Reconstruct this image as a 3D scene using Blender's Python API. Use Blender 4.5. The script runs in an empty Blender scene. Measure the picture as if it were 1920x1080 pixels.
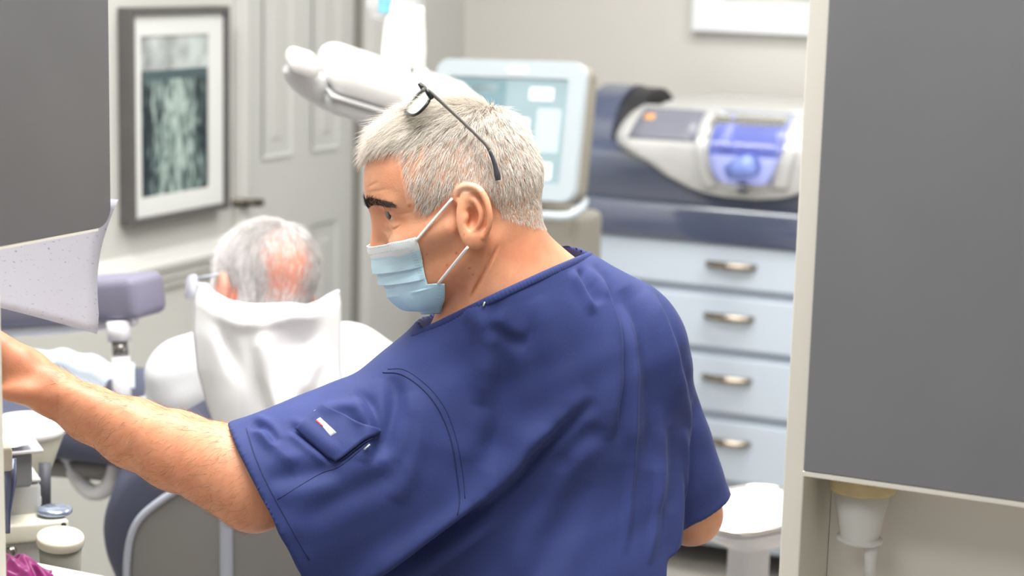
import bpy, bmesh, math, random
import numpy as np
from mathutils import Vector, Matrix
from mathutils.bvhtree import BVHTree

random.seed(7)
rng = np.random.default_rng(11)
scene = bpy.context.scene
col = scene.collection
PI = math.pi

# ------------------------------------------------------------------ camera
FPX = 3500.0                                   # focal length in pixels of the 1920x1080 frame
YAW, PITCH, ROLL = math.radians(25.0), math.radians(10.0), math.radians(1.5)
CAM_POS = Vector((0.0, 0.0, 1.55))
_fwd = Vector((-math.sin(YAW) * math.cos(PITCH), math.cos(YAW) * math.cos(PITCH), -math.sin(PITCH)))
_r0 = Vector((math.cos(YAW), math.sin(YAW), 0.0))
_u0 = _r0.cross(_fwd)
CAM_R = _r0 * math.cos(ROLL) + _u0 * math.sin(ROLL)
CAM_U = -_r0 * math.sin(ROLL) + _u0 * math.cos(ROLL)
CAM_F = _fwd
cam_data = bpy.data.cameras.new('camera')
cam_data.sensor_width = 36.0
cam_data.lens = FPX / 1920.0 * 36.0
cam_data.clip_start = 0.05
cam_data.dof.use_dof = True
cam_data.dof.focus_distance = 2.0
cam_data.dof.aperture_fstop = 4.5
cam = bpy.data.objects.new('camera', cam_data)
col.objects.link(cam)
M = Matrix((CAM_R, CAM_U, -CAM_F)).transposed().to_4x4()
M.translation = CAM_POS
cam.matrix_world = M
scene.camera = cam

# ------------------------------------------------------------------ world, exposure
scene.view_settings.view_transform = 'Standard'
scene.view_settings.look = 'None'
scene.view_settings.gamma = 1.0
scene.view_settings.use_curve_mapping = False
scene.view_settings.exposure = 0.0
world = bpy.data.worlds.new('world')
scene.world = world
world.use_nodes = True
world.node_tree.nodes['Background'].inputs[0].default_value = (0.90, 0.95, 1.0, 1)
world.node_tree.nodes["Background"].inputs[1].default_value = 0.19

# ------------------------------------------------------------------ pixel helpers
def C(px, py, d):
    """world point on the ray of a photo pixel at camera depth d"""
    return CAM_POS + CAM_F * d + CAM_R * ((px - 960.0) * d / FPX) + CAM_U * ((540.0 - py) * d / FPX)

def hit(px, py, axis, val):
    """where the ray of a photo pixel meets an axis-aligned plane of the room"""
    v = C(px, py, 1.0) - CAM_POS
    t = (val - CAM_POS[axis]) / v[axis]
    return CAM_POS + v * t

def cam_mat():
    return np.array([CAM_R[:], CAM_U[:], (-CAM_F)[:]])          # rows: camera x, y, z(toward viewer)
CM = cam_mat()
CP = np.array(CAM_POS[:])
def to_cam(P):
    return (np.asarray(P) - CP) @ CM.T
def from_cam(P):
    return np.asarray(P) @ CM + CP
def Cc(px, py, d):
    """pixel + depth in camera space"""
    return np.array([(px - 960.0) * d / FPX, (540.0 - py) * d / FPX, -d])
def project(P):
    q = to_cam(P)
    return np.stack([960 + q[..., 0] / -q[..., 2] * FPX, 540 - q[..., 1] / -q[..., 2] * FPX], -1)

# ------------------------------------------------------------------ materials
def lin(c):
    return tuple((x / 12.92 if x <= 0.04045 else ((x + 0.055) / 1.055) ** 2.4) for x in c)
def rgb(r, g, b):
    return lin((r / 255.0, g / 255.0, b / 255.0)) + (1.0,)

MATS = {}
def mat(name, color, rough=0.5, metal=0.0, var=0.0, scale=8.0, bump=0.0, bscale=200.0, spec=0.5,
        trans=0.0, coat=0.0, sheen=0.0, sss=0.0, emit=None, alpha=1.0, stretch=None, color2=None, ior=1.45):
    if name in MATS:
        return MATS[name]
    m = bpy.data.materials.new(name)
    m.use_nodes = True
    nt = m.node_tree
    b = nt.nodes['Principled BSDF']
    b.inputs['Base Color'].default_value = color
    b.inputs['Roughness'].default_value = rough
    b.inputs['Metallic'].default_value = metal
    b.inputs['Specular IOR Level'].default_value = spec
    b.inputs['Transmission Weight'].default_value = trans
    b.inputs['Coat Weight'].default_value = coat
    if coat >= 1.0:
        b.inputs['Coat IOR'].default_value = 2.0
        b.inputs['Coat Roughness'].default_value = 0.06
    b.inputs['Sheen Weight'].default_value = sheen
    b.inputs['IOR'].default_value = ior
    b.inputs['Alpha'].default_value = alpha
    if sss:
        b.inputs['Subsurface Weight'].default_value = sss
        b.inputs['Subsurface Radius'].default_value = (0.9, 0.4, 0.25)
        b.inputs['Subsurface Scale'].default_value = 0.006
    if emit:
        b.inputs['Emission Color'].default_value = emit[0]
        b.inputs['Emission Strength'].default_value = emit[1]
    tc = nt.nodes.new('ShaderNodeTexCoord')
    src = tc.outputs['Object']
    if stretch:
        mp = nt.nodes.new('ShaderNodeMapping')
        mp.inputs['Scale'].default_value = stretch
        nt.links.new(src, mp.inputs['Vector'])
        src = mp.outputs['Vector']
    if var or color2:
        n = nt.nodes.new('ShaderNodeTexNoise')
        n.inputs['Scale'].default_value = scale
        n.inputs['Detail'].default_value = 5.0
        nt.links.new(src, n.inputs['Vector'])
        r = nt.nodes.new('ShaderNodeValToRGB')
        c2 = color2 or tuple(min(1, x * (1 + var)) for x in color[:3]) + (1,)
        c1 = color if color2 else tuple(x * (1 - var) for x in color[:3]) + (1,)
        r.color_ramp.elements[0].color = c1
        r.color_ramp.elements[0].position = 0.32
        r.color_ramp.elements[1].color = c2
        r.color_ramp.elements[1].position = 0.68
        nt.links.new(n.outputs['Fac'], r.inputs['Fac'])
        nt.links.new(r.outputs['Color'], b.inputs['Base Color'])
    if bump:
        n2 = nt.nodes.new('ShaderNodeTexNoise')
        n2.inputs['Scale'].default_value = bscale
        n2.inputs['Detail'].default_value = 3.0
        nt.links.new(src, n2.inputs['Vector'])
        bp = nt.nodes.new('ShaderNodeBump')
        bp.inputs['Strength'].default_value = bump
        bp.inputs['Distance'].default_value = 0.002
        nt.links.new(n2.outputs['Fac'], bp.inputs['Height'])
        nt.links.new(bp.outputs['Normal'], b.inputs['Normal'])
    MATS[name] = m
    return m

# ------------------------------------------------------------------ object helpers
def tag(o, label=None, cat=None, group=None, kind=None):
    if label: o['label'] = label
    if cat: o['category'] = cat
    if group: o['group'] = group
    if kind: o['kind'] = kind
    return o

def thing(name, label, cat, loc=(0, 0, 0), group=None):
    o = bpy.data.objects.new(name, None)
    o.empty_display_size = 0.05
    col.objects.link(o)
    o.location = loc
    return tag(o, label, cat, group)

def origin_of(o):
    v = Vector((0, 0, 0))
    while o is not None:
        v += o.location
        o = o.parent
    return v

def obj(name, geo, material, parent=None, smooth=True, label=None, loc=None, kind=None, angle=None):
    """geo = (verts, faces) in world coordinates; one mesh object"""
    vs, fs = geo
    vs = np.asarray(vs, dtype=float)
    base = np.array(origin_of(parent)[:]) if parent is not None else np.zeros(3)
    own = np.array(loc) if loc is not None else (vs.mean(0) if len(vs) else np.zeros(3))
    if parent is None and loc is None:
        own = np.array([(vs[:, 0].min() + vs[:, 0].max()) / 2, (vs[:, 1].min() + vs[:, 1].max()) / 2, vs[:, 2].min()])
    me = bpy.data.meshes.new(name)
    me.from_pydata((vs - own).tolist(), [], [list(map(int, f)) for f in fs])
    if smooth:
        me.polygons.foreach_set('use_smooth', [True] * len(me.polygons))
        if angle is not None:
            me.set_sharp_from_angle(angle=math.radians(angle))
    me.update()
    o = bpy.data.objects.new(name, me)
    col.objects.link(o)
    o.location = own - base
    if parent is not None:
        o.parent = parent
    if material is not None:
        me.materials.append(material)
    if label: o['label'] = label
    if kind: o['kind'] = kind
    return o

def struct(name, geo, material, parent=None, **k):
    o = obj(name, geo, material, parent, **k)
    if parent is None:
        o['kind'] = 'structure'
    return o

def join(*geos):
    V, Fc, n = [], [], 0
    for vs, fs in geos:
        vs = np.asarray(vs, float)
        V.append(vs)
        Fc += [[i + n for i in f] for f in fs]
        n += len(vs)
    return np.concatenate(V), Fc

def from_bm(bm):
    bm.verts.ensure_lookup_table()
    bm.verts.index_update()
    g = np.array([v.co[:] for v in bm.verts]), [[v.index for v in f.verts] for f in bm.faces]
    bm.free()
    return g

def box(lo, hi, bev=0.0, seg=2, rot=None, pivot=None):
    bm = bmesh.new()
    bmesh.ops.create_cube(bm, size=1.0)
    lo, hi = Vector(lo), Vector(hi)
    for v in bm.verts:
        v.co = Vector([(lo[i] + hi[i]) / 2 + v.co[i] * (hi[i] - lo[i]) for i in range(3)])
    if bev:
        bmesh.ops.bevel(bm, geom=bm.edges[:], offset=bev, segments=seg, affect='EDGES', profile=0.5)
    if rot is not None:
        pv = Vector(pivot) if pivot is not None else (lo + hi) / 2
        for v in bm.verts:
            v.co = pv + rot @ (v.co - pv)
    return from_bm(bm)

def lathe(profile, center=(0, 0, 0), n=32, axis=None, sx=1.0, sy=1.0, cap=True):
    """profile: list of (radius, height)"""
    vs, fs = [], []
    for r, z in profile:
        for k in range(n):
            a = 2 * PI * k / n
            vs.append((r * math.cos(a) * sx, r * math.sin(a) * sy, z))
    for i in range(len(profile) - 1):
        for k in range(n):
            fs.append([i * n + k, i * n + (k + 1) % n, (i + 1) * n + (k + 1) % n, (i + 1) * n + k])
    if cap:
        fs.append(list(range(n - 1, -1, -1)))
        fs.append([(len(profile) - 1) * n + k for k in range(n)])
    vs = np.array(vs)
    if axis is not None:
        R = np.array(Vector((0, 0, 1)).rotation_difference(Vector(axis)).to_matrix())
        vs = vs @ R.T
    return vs + np.array(center), fs

def catmull(pts, n=8, closed=False):
    P = np.asarray(pts, float)
    out = []
    m = len(P)
    rngi = range(m) if closed else range(m - 1)
    for i in rngi:
        p0 = P[(i - 1) % m] if closed or i > 0 else 2 * P[0] - P[1]
        p1, p2 = P[i], P[(i + 1) % m]
        p3 = P[(i + 2) % m] if closed or i + 2 < m else 2 * P[-1] - P[-2]
        for k in range(n):
            t = k / n
            out.append(0.5 * ((2 * p1) + (-p0 + p2) * t + (2 * p0 - 5 * p1 + 4 * p2 - p3) * t * t + (-p0 + 3 * p1 - 3 * p2 + p3) * t ** 3))
    if not closed:
        out.append(P[-1])
    return np.array(out)

def tube(pts, rad, n=10, cap=True, flat=1.0, up=None, closed=False):
    """sweep a circle (or a flattened one) along points"""
    P = np.asarray(pts, float)
    m = len(P)
    R = np.full(m, rad) if np.isscalar(rad) else np.interp(np.linspace(0, 1, m), np.linspace(0, 1, len(rad)), rad)
    T = np.gradient(P, axis=0)
    if closed:
        T = np.roll(P, -1, 0) - np.roll(P, 1, 0)
    T /= np.linalg.norm(T, axis=1, keepdims=True) + 1e-12
    ref = np.array(up if up is not None else (0, 0, 1.0))
    if up is None and abs(T[0] @ ref) > 0.9:
        ref = np.array((1.0, 0, 0))
    vs, fs = [], []
    a = ref - T[0] * (ref @ T[0])
    a /= np.linalg.norm(a)
    for i in range(m):
        if up is not None:
            a = ref - T[i] * (ref @ T[i])
        else:
            a = a - T[i] * (a @ T[i])
        a /= np.linalg.norm(a) + 1e-12
        b = np.cross(T[i], a)
        for k in range(n):
            th = 2 * PI * k / n
            vs.append(P[i] + R[i] * (flat * math.cos(th) * a + math.sin(th) * b))
    for i in range(m if closed else m - 1):
        j = (i + 1) % m
        for k in range(n):
            fs.append([i * n + k, i * n + (k + 1) % n, j * n + (k + 1) % n, j * n + k])
    if cap and not closed:
        fs.append(list(range(n - 1, -1, -1)))
        fs.append([(m - 1) * n + k for k in range(n)])
    return np.array(vs), fs

def rrect(w, h, r, n=6):
    """rounded rectangle outline, centred, counter-clockwise"""
    out = []
    for cx, cy, a0 in ((w / 2 - r, h / 2 - r, 0), (-w / 2 + r, h / 2 - r, 90), (-w / 2 + r, -h / 2 + r, 180), (w / 2 - r, -h / 2 + r, 270)):
        for k in range(n + 1):
            a = math.radians(a0 + 90 * k / n)
            out.append((cx + r * math.cos(a), cy + r * math.sin(a)))
    return out

def slab(outline, o, ex, ey, ez, thick, bev=0.0):
    """outline in the (ex, ey) plane at o, extruded along ez by thick, front edge rounded by bev"""
    o, ex, ey, ez = [np.array(v, float) for v in (o, ex, ey, ez)]
    P = np.array(outline, float)
    n = len(P)
    c = P.mean(0)
    rings = [(0.0, 0.0)]
    if bev:
        for k in range(4):
            a = PI / 2 * k / 3
            rings.append((thick - bev + bev * math.sin(a), bev * (1 - math.cos(a))))
    else:
        rings.append((thick, 0.0))
    nx = np.roll(P, -1, 0) - np.roll(P, 1, 0)
    nrm = np.stack([nx[:, 1], -nx[:, 0]], 1)
    nrm /= np.linalg.norm(nrm, axis=1, keepdims=True) + 1e-9
    vs = []
    for dz, inset in rings:
        Q = P - nrm * inset
        vs += [o + ex * q[0] + ey * q[1] + ez * dz for q in Q]
    fs = []
    for i in range(len(rings) - 1):
        for k in range(n):
            fs.append([i * n + k, i * n + (k + 1) % n, (i + 1) * n + (k + 1) % n, (i + 1) * n + k])
    fs.append(list(range(n - 1, -1, -1)))
    fs.append([(len(rings) - 1) * n + k for k in range(n)])
    return np.array(vs), fs

def grid_geo(P):
    """P: (m, n, 3) grid of points"""
    m, n = P.shape[:2]
    fs = [[i * n + j, i * n + j + 1, (i + 1) * n + j + 1, (i + 1) * n + j] for i in range(m - 1) for j in range(n - 1)]
    return P.reshape(-1, 3), fs

def thick_grid(P, t):
    """a closed sheet of thickness t over a grid of points (pushed against its normals)"""
    m, n = P.shape[:2]
    du = np.gradient(P, axis=1); dv = np.gradient(P, axis=0)
    N = np.cross(du, dv); N /= np.linalg.norm(N, axis=2, keepdims=True) + 1e-12
    vs = np.concatenate([P.reshape(-1, 3), (P - N * t).reshape(-1, 3)])
    k = m * n
    fs = []
    for i in range(m - 1):
        for j in range(n - 1):
            q = [i * n + j, i * n + j + 1, (i + 1) * n + j + 1, (i + 1) * n + j]
            fs.append(q); fs.append([x + k for x in reversed(q)])
    rim = [j for j in range(n)] + [i * n + n - 1 for i in range(1, m)] + [(m - 1) * n + j for j in range(n - 2, -1, -1)] + [i * n for i in range(m - 2, 0, -1)]
    for a, b in zip(rim, rim[1:] + rim[:1]):
        fs.append([b, a, a + k, b + k])
    return vs, fs

# ------------------------------------------------------------------ implicit surfaces
def ell(x, y, z, c, r):
    a, b, d = (x - c[0]), (y - c[1]), (z - c[2])
    k0 = np.sqrt((a / r[0]) ** 2 + (b / r[1]) ** 2 + (d / r[2]) ** 2) + 1e-9
    k1 = np.sqrt((a / r[0] ** 2) ** 2 + (b / r[1] ** 2) ** 2 + (d / r[2] ** 2) ** 2) + 1e-9
    return k0 * (k0 - 1) / k1
def capsule(x, y, z, a, b, ra, rb=None):
    rb = ra if rb is None else rb
    a = np.asarray(a, float); b = np.asarray(b, float)
    d = b - a
    t = np.clip(((x - a[0]) * d[0] + (y - a[1]) * d[1] + (z - a[2]) * d[2]) / (d @ d + 1e-12), 0, 1)
    return np.sqrt((x - a[0] - t * d[0]) ** 2 + (y - a[1] - t * d[1]) ** 2 + (z - a[2] - t * d[2]) ** 2) - (ra + (rb - ra) * t)
def smin(a, b, k):
    h = np.clip(0.5 + 0.5 * (b - a) / k, 0, 1)
    return b + (a - b) * h - k * h * (1 - h)
def smax(a, b, k):
    return -smin(-a, -b, k)
def path_cap(x, y, z, pts, rads, k=None):
    d = None
    for i in range(len(pts) - 1):
        e = capsule(x, y, z, pts[i], pts[i + 1], rads[i], rads[i + 1])
        d = e if d is None else (np.minimum(d, e) if k is None else smin(d, e, k))
    return d

def surface_nets(Fv, lo, h):
    nx, ny, nz = Fv.shape
    ins = Fv < 0
    s = np.zeros((nx - 1, ny - 1, nz - 1), np.int8)
    for i in (0, 1):
        for j in (0, 1):
            for k in (0, 1):
                s += ins[i:nx - 1 + i, j:ny - 1 + j, k:nz - 1 + k]
    act = (s > 0) & (s < 8)
    I, J, K = np.nonzero(act)
    acc = np.zeros((len(I), 3)); cnt = np.zeros(len(I))
    cor = [(i, j, k) for i in (0, 1) for j in (0, 1) for k in (0, 1)]
    for a in range(8):
        for b in range(a + 1, 8):
            ca, cb = cor[a], cor[b]
            if sum(abs(p - q) for p, q in zip(ca, cb)) != 1:
                continue
            va = Fv[I + ca[0], J + ca[1], K + ca[2]]; vb = Fv[I + cb[0], J + cb[1], K + cb[2]]
            m = (va < 0) != (vb < 0)
            t = np.where(m, va / np.where(m, va - vb, 1), 0)
            for ax in range(3):
                acc[:, ax] += np.where(m, ca[ax] + t * (cb[ax] - ca[ax]), 0)
            cnt += m
    V = acc / cnt[:, None] + np.stack([I, J, K], 1)
    idx = -np.ones(act.shape, np.int64)
    idx[I, J, K] = np.arange(len(I))
    faces = []
    for ax in range(3):
        sl0 = [slice(1, n - 1) for n in Fv.shape]; sl1 = list(sl0)
        sl0[ax] = slice(0, Fv.shape[ax] - 1); sl1[ax] = slice(1, Fv.shape[ax])
        a0, a1 = ins[tuple(sl0)], ins[tuple(sl1)]
        E = np.argwhere(a0 != a1)
        if not len(E):
            continue
        flip = a0[E[:, 0], E[:, 1], E[:, 2]]
        off = [1, 1, 1]; off[ax] = 0
        E = E + off
        u, v = (ax + 1) % 3, (ax + 2) % 3
        def cell(du, dv):
            q = E.copy(); q[:, u] -= du; q[:, v] -= dv
            return idx[q[:, 0], q[:, 1], q[:, 2]]
        q = np.stack([cell(1, 1), cell(0, 1), cell(0, 0), cell(1, 0)], 1)
        q = np.where(flip[:, None], q, q[:, ::-1])
        faces.append(q[(q >= 0).all(1)])
    return V * h + np.asarray(lo), np.concatenate(faces)

def sdf_mesh(fn, lo, hi, h, coarse=4):
    lo = np.asarray(lo, float)
    n = (np.ceil((np.asarray(hi) - lo) / h / coarse).astype(int)) * coarse
    def axes(step, m, off):
        return [(lo[i] + off + step * np.arange(m[i])).astype(np.float32) for i in range(3)]
    nc = n // coarse
    ax = axes(h * coarse, nc, h * (coarse - 1) / 2)
    Xc = np.stack(np.meshgrid(*ax, indexing='ij'), -1).reshape(-1, 3)
    fc = fn(Xc[:, 0], Xc[:, 1], Xc[:, 2]).reshape(nc)
    up = fc
    for a in range(3):
        up = np.repeat(up, coarse, axis=a)
    m = np.abs(up) < h * coarse * 1.9
    I = np.argwhere(m)
    P = (lo + I * h).astype(np.float32)
    Fv = up.astype(np.float32).copy()
    Fv[m] = fn(P[:, 0], P[:, 1], P[:, 2])
    return surface_nets(Fv, lo, h)

def relax(V, Fq, it=1, lam=0.5):
    V = V.copy()
    e = np.concatenate([Fq[:, [0, 1]], Fq[:, [1, 2]], Fq[:, [2, 3]], Fq[:, [3, 0]]])
    for _ in range(it):
        S = np.zeros_like(V); c = np.zeros(len(V))
        for a, b in ((0, 1), (1, 0)):
            for k in range(3):
                S[:, k] += np.bincount(e[:, a], V[e[:, b], k], len(V))
            c += np.bincount(e[:, a], minlength=len(V))
        V += lam * (S / np.maximum(c, 1)[:, None] - V)
    return V

def vnormals(V, Fq):
    Fq = np.asarray(Fq)
    n = np.cross(V[Fq[:, 2]] - V[Fq[:, 0]], V[Fq[:, 3]] - V[Fq[:, 1]])
    N = np.zeros_like(V)
    for k in range(4):
        for a in range(3):
            N[:, a] += np.bincount(Fq[:, k], n[:, a], len(V))
    return N / (np.linalg.norm(N, axis=1, keepdims=True) + 1e-12)

class Caster:
    """casts photo-pixel rays onto a mesh"""
    def __init__(self, V, Fq):
        self.t = BVHTree.FromPolygons([tuple(v) for v in V], [tuple(int(i) for i in f) for f in Fq])
    def __call__(self, px, py, off=0.0):
        d = (C(px, py, 1.0) - CAM_POS).normalized()
        loc, nor, i, dist = self.t.ray_cast(CAM_POS, d)
        if loc is None:
            loc, nor, i, dist = self.t.find_nearest(C(px, py, 2.0))
        if nor.dot(d) > 0:
            nor = -nor
        return np.array(loc + nor * off), np.array(nor)
    def line(self, pts, off=0.0, n=6):
        Q = catmull(pts, n)
        R = [self(p[0], p[1], off) for p in Q]
        return np.array([r[0] for r in R]), np.array([r[1] for r in R])
    def near(self, p, off=0.0):
        loc, nor, i, dist = self.t.find_nearest(Vector(p))
        return np.array(loc + nor * off), np.array(nor)

def strands(name, roots, normals, dirs, length, rad, material, parent, seg=4, lift=0.35, curl=0.12, shade=None, droop=None):
    """short tapered hairs, one mesh; dirs tangential"""
    n = len(roots)
    L = length if not np.isscalar(length) else np.full(n, length)
    t = np.linspace(0, 1, seg + 1)
    jit = rng.normal(0, curl, (n, 3))
    d0 = normals * lift + dirs + jit
    d0 /= np.linalg.norm(d0, axis=1, keepdims=True)
    d1 = dirs + jit * 1.5 - normals * 0.10
    if droop is not None:
        d1 = d1 + np.asarray(droop)
    d1 /= np.linalg.norm(d1, axis=1, keepdims=True)
    P = roots[:, None] + L[:, None, None] * (d0[:, None] * (t - t ** 2 / 2)[None, :, None] + d1[:, None] * (t ** 2 / 2)[None, :, None])
    side = np.cross(dirs, normals); side /= np.linalg.norm(side, axis=1, keepdims=True) + 1e-9
    rr = rad * (1 - 0.85 * t)
    ang = [0, 2 * PI / 3, 4 * PI / 3]
    ring = np.stack([math.cos(a) * side + math.sin(a) * normals for a in ang], 1)
    V = P[:, :, None, :] + rr[None, :, None, None] * ring[:, None, :, :]
    V = V.reshape(-1, 3)
    base = (np.arange(n) * (seg + 1) * 3)[:, None, None, None]
    i = np.arange(seg)[None, :, None, None]; k = np.arange(3)[None, None, :, None]
    a = base + i * 3 + k; b = base + i * 3 + (k + 1) % 3
    Fq = np.concatenate([a, b, b + 3, a + 3], -1).reshape(-1, 4)
    own = V.mean(0)
    me = bpy.data.meshes.new(name)
    me.vertices.add(len(V)); me.loops.add(Fq.size); me.polygons.add(len(Fq))
    me.vertices.foreach_set('co', (V - own).astype(np.float32).ravel())
    me.loops.foreach_set('vertex_index', Fq.astype(np.int32).ravel())
    me.polygons.foreach_set('loop_start', (np.arange(len(Fq)) * 4).astype(np.int32))
    me.polygons.foreach_set('use_smooth', np.ones(len(Fq), bool))
    at = me.attributes.new('tone', 'FLOAT', 'POINT')
    sv = rng.random(n) if shade is None else shade
    at.data.foreach_set('value', np.repeat(sv, (seg + 1) * 3).astype(np.float32))
    me.update(calc_edges=True)
    o = bpy.data.objects.new(name, me)
    col.objects.link(o)
    o.location = own - np.array(origin_of(parent)[:])
    o.parent = parent
    me.materials.append(material)
    o['kind'] = 'stuff'
    return o

def attr_mat(name, stops, rough=0.45, spec=0.4, attr='tone', bump=0.0, bscale=300, sss=0.0, mottled=0.0):
    """material whose own colour follows a stored attribute through a ramp"""
    m = bpy.data.materials.new(name); m.use_nodes = True
    nt = m.node_tree; b = nt.nodes['Principled BSDF']
    b.inputs['Roughness'].default_value = rough
    b.inputs['Specular IOR Level'].default_value = spec
    if sss:
        b.inputs['Subsurface Weight'].default_value = sss
        b.inputs['Subsurface Radius'].default_value = (1.0, 0.35, 0.2)
        b.inputs['Subsurface Scale'].default_value = 0.004
    a = nt.nodes.new('ShaderNodeAttribute'); a.attribute_name = attr
    r = nt.nodes.new('ShaderNodeValToRGB')
    r.color_ramp.elements[0].position = stops[0][0]; r.color_ramp.elements[0].color = stops[0][1]
    r.color_ramp.elements[1].position = stops[-1][0]; r.color_ramp.elements[1].color = stops[-1][1]
    for p, c in stops[1:-1]:
        e = r.color_ramp.elements.new(p); e.color = c
    nt.links.new(a.outputs['Fac'], r.inputs['Fac'])
    outc = r.outputs['Color']
    tc = nt.nodes.new('ShaderNodeTexCoord')
    if mottled:
        n = nt.nodes.new('ShaderNodeTexNoise'); n.inputs['Scale'].default_value = 60; n.inputs['Detail'].default_value = 6
        nt.links.new(tc.outputs['Object'], n.inputs['Vector'])
        mx = nt.nodes.new('ShaderNodeMix'); mx.data_type = 'RGBA'; mx.blend_type = 'OVERLAY'
        mx.inputs['Factor'].default_value = mottled
        nt.links.new(outc, mx.inputs['A']); nt.links.new(n.outputs['Fac'], mx.inputs['B'])
        outc = mx.outputs['Result']
    nt.links.new(outc, b.inputs['Base Color'])
    if bump:
        n2 = nt.nodes.new('ShaderNodeTexNoise'); n2.inputs['Scale'].default_value = bscale; n2.inputs['Detail'].default_value = 4
        nt.links.new(tc.outputs['Object'], n2.inputs['Vector'])
        bp = nt.nodes.new('ShaderNodeBump'); bp.inputs['Strength'].default_value = bump; bp.inputs['Distance'].default_value = 0.001
        nt.links.new(n2.outputs['Fac'], bp.inputs['Height']); nt.links.new(bp.outputs['Normal'], b.inputs['Normal'])
    return m

def set_attr(o, name, vals):
    at = o.data.attributes.new(name, 'FLOAT', 'POINT')
    at.data.foreach_set('value', np.asarray(vals, np.float32))
# ------------------------------------------------------------------ ceiling lamps (light the whole room)
XL, ZC = -2.5, 2.75
YB = hit(866, 300, 0, XL).y                     # room corner
XR, YF = 2.2, -1.6
LAMPS = [(-1.85, 2.3, 1.2, 0.6, 29), (-0.74, 1.45, 1.2, 1.2, 52), (-1.2, 3.8, 1.2, 0.6, 20), (-0.05, 3.5, 1.2, 0.6, 18), (-0.9, -0.6, 1.2, 0.6, 12)]
lamp_rim = mat('lamp_rim_white', rgb(235, 235, 232), 0.4)
lamp_glow = mat('lamp_diffuser', rgb(255, 252, 245), 0.6, emit=((1.0, 0.97, 0.92, 1), 4.0))
LAMP_LABELS = ['square-edged ceiling light panel above the dental chair', 'ceiling light panel above the seated dentist',
               'ceiling light panel by the panelled door', 'ceiling light panel above the milling machine', 'ceiling light panel behind the camera']
for (lx, ly, lw, lh, pw), lb in zip(LAMPS, LAMP_LABELS):
    t = thing('ceiling_light', lb, 'light', (lx, ly, ZC - 0.03), 'ceiling light panels')
    obj('frame', join(box((lx - lw / 2 - .03, ly - lh / 2 - .03, ZC - .03), (lx + lw / 2 + .03, ly - lh / 2, ZC)),
                      box((lx - lw / 2 - .03, ly + lh / 2, ZC - .03), (lx + lw / 2 + .03, ly + lh / 2 + .03, ZC)),
                      box((lx - lw / 2 - .03, ly - lh / 2, ZC - .03), (lx - lw / 2, ly + lh / 2, ZC)),
                      box((lx + lw / 2, ly - lh / 2, ZC - .03), (lx + lw / 2 + .03, ly + lh / 2, ZC))), lamp_rim, t, smooth=False)
    obj('diffuser', box((lx - lw / 2, ly - lh / 2, ZC - .012), (lx + lw / 2, ly + lh / 2, ZC - .006)), lamp_glow, t, smooth=False)
    ld = bpy.data.lights.new('panel_light', 'AREA'); ld.shape = 'RECTANGLE'; ld.size = lw; ld.size_y = lh
    ld.energy = pw; ld.color = (1.0, 0.99, 0.975)
    lo_ = bpy.data.objects.new('panel_light', ld); col.objects.link(lo_); lo_.parent = t
    lo_.location = (0, 0, 0.005)

# ------------------------------------------------------------------ room shell
m_wall = mat('wall_paint', rgb(194, 194, 190), 0.85, var=0.02, scale=3, bump=0.05, bscale=400)
m_wallb = mat('wall_paint_back', rgb(202, 200, 195), 0.85, var=0.02, scale=2, bump=0.05, bscale=400)
m_trim = mat('trim_gloss_paint', rgb(200, 200, 197), 0.4, var=0.015, scale=5)
m_door = mat('door_paint', rgb(190, 191, 188), 0.45, var=0.015, scale=4)
m_floor = mat('floor_vinyl', rgb(176, 172, 165), 0.45, var=0.08, scale=14)
m_ceil = mat('ceiling_paint', rgb(240, 239, 235), 0.9, var=0.01)
m_black = mat('black_rubber', rgb(30, 30, 32), 0.6, var=0.1)
struct('floor', box((XL - .1, YF, -0.06), (XR, YB + .1, 0.0)), m_floor, smooth=False)
struct('ceiling', box((XL - .1, YF, ZC), (XR, YB + .1, ZC + .06)), m_ceil, smooth=False)
D0 = hit(458, 300, 0, XL).y                     # door leaf from here ...
D1 = hit(673, 300, 0, XL).y                     # ... to here
DZ = 2.05
struct('wall_left', join(box((XL - .12, YF, 0), (XL, D0, ZC)), box((XL - .12, D1, 0), (XL, YB, ZC)), box((XL - .12, D0, DZ), (XL, D1, ZC))), m_wall, smooth=False)
struct('wall_back', box((XL - .12, YB, 0), (XR, YB + .12, ZC)), m_wallb, smooth=False)
struct('wall_right', box((XR, YF, 0), (XR + .12, YB, ZC)), m_wallb, smooth=False)

# door with six raised panels
dw = D1 - D0
door = struct('door_1', box((XL - .055, D0 + .004, 0.008), (XL - .012, D1 - .010, DZ - .004), 0.003), m_door, smooth=False)
zr1 = hit(600, 283, 0, XL).z; zr0 = hit(600, 420, 0, XL).z
st = 0.105 * dw / 0.62
cw = (dw - 3 * st) / 2
for c in range(2):
    y0 = D0 + st + c * (cw + st)
    for (z0, z1) in ((0.22, zr0), (zr1, 1.62), (1.72, 1.93)):
        # recessed moulding ring + raised field
        ring = []
        for (a, xx) in ((0.0, -.012), (0.016, -.022), (0.026, -.022), (0.050, -.013)):
            ring.append([(XL + xx, y0 + a, z0 + a), (XL + xx, y0 + cw - a, z0 + a), (XL + xx, y0 + cw - a, z1 - a), (XL + xx, y0 + a, z1 - a)])
        vs = [p for r in ring for p in r]; fs = []
        for i in range(3):
            for k in range(4):
                fs.append([i * 4 + k, i * 4 + (k + 1) % 4, i * 4 + 4 + (k + 1) % 4, i * 4 + 4 + k])
        fs.append([12, 13, 14, 15])
        vs = np.array(vs); vs[:, 0] += 0.004
        vs[:4, 0] += 0.002
        obj('door_panel', (vs, fs), m_door, door, smooth=False)
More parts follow.
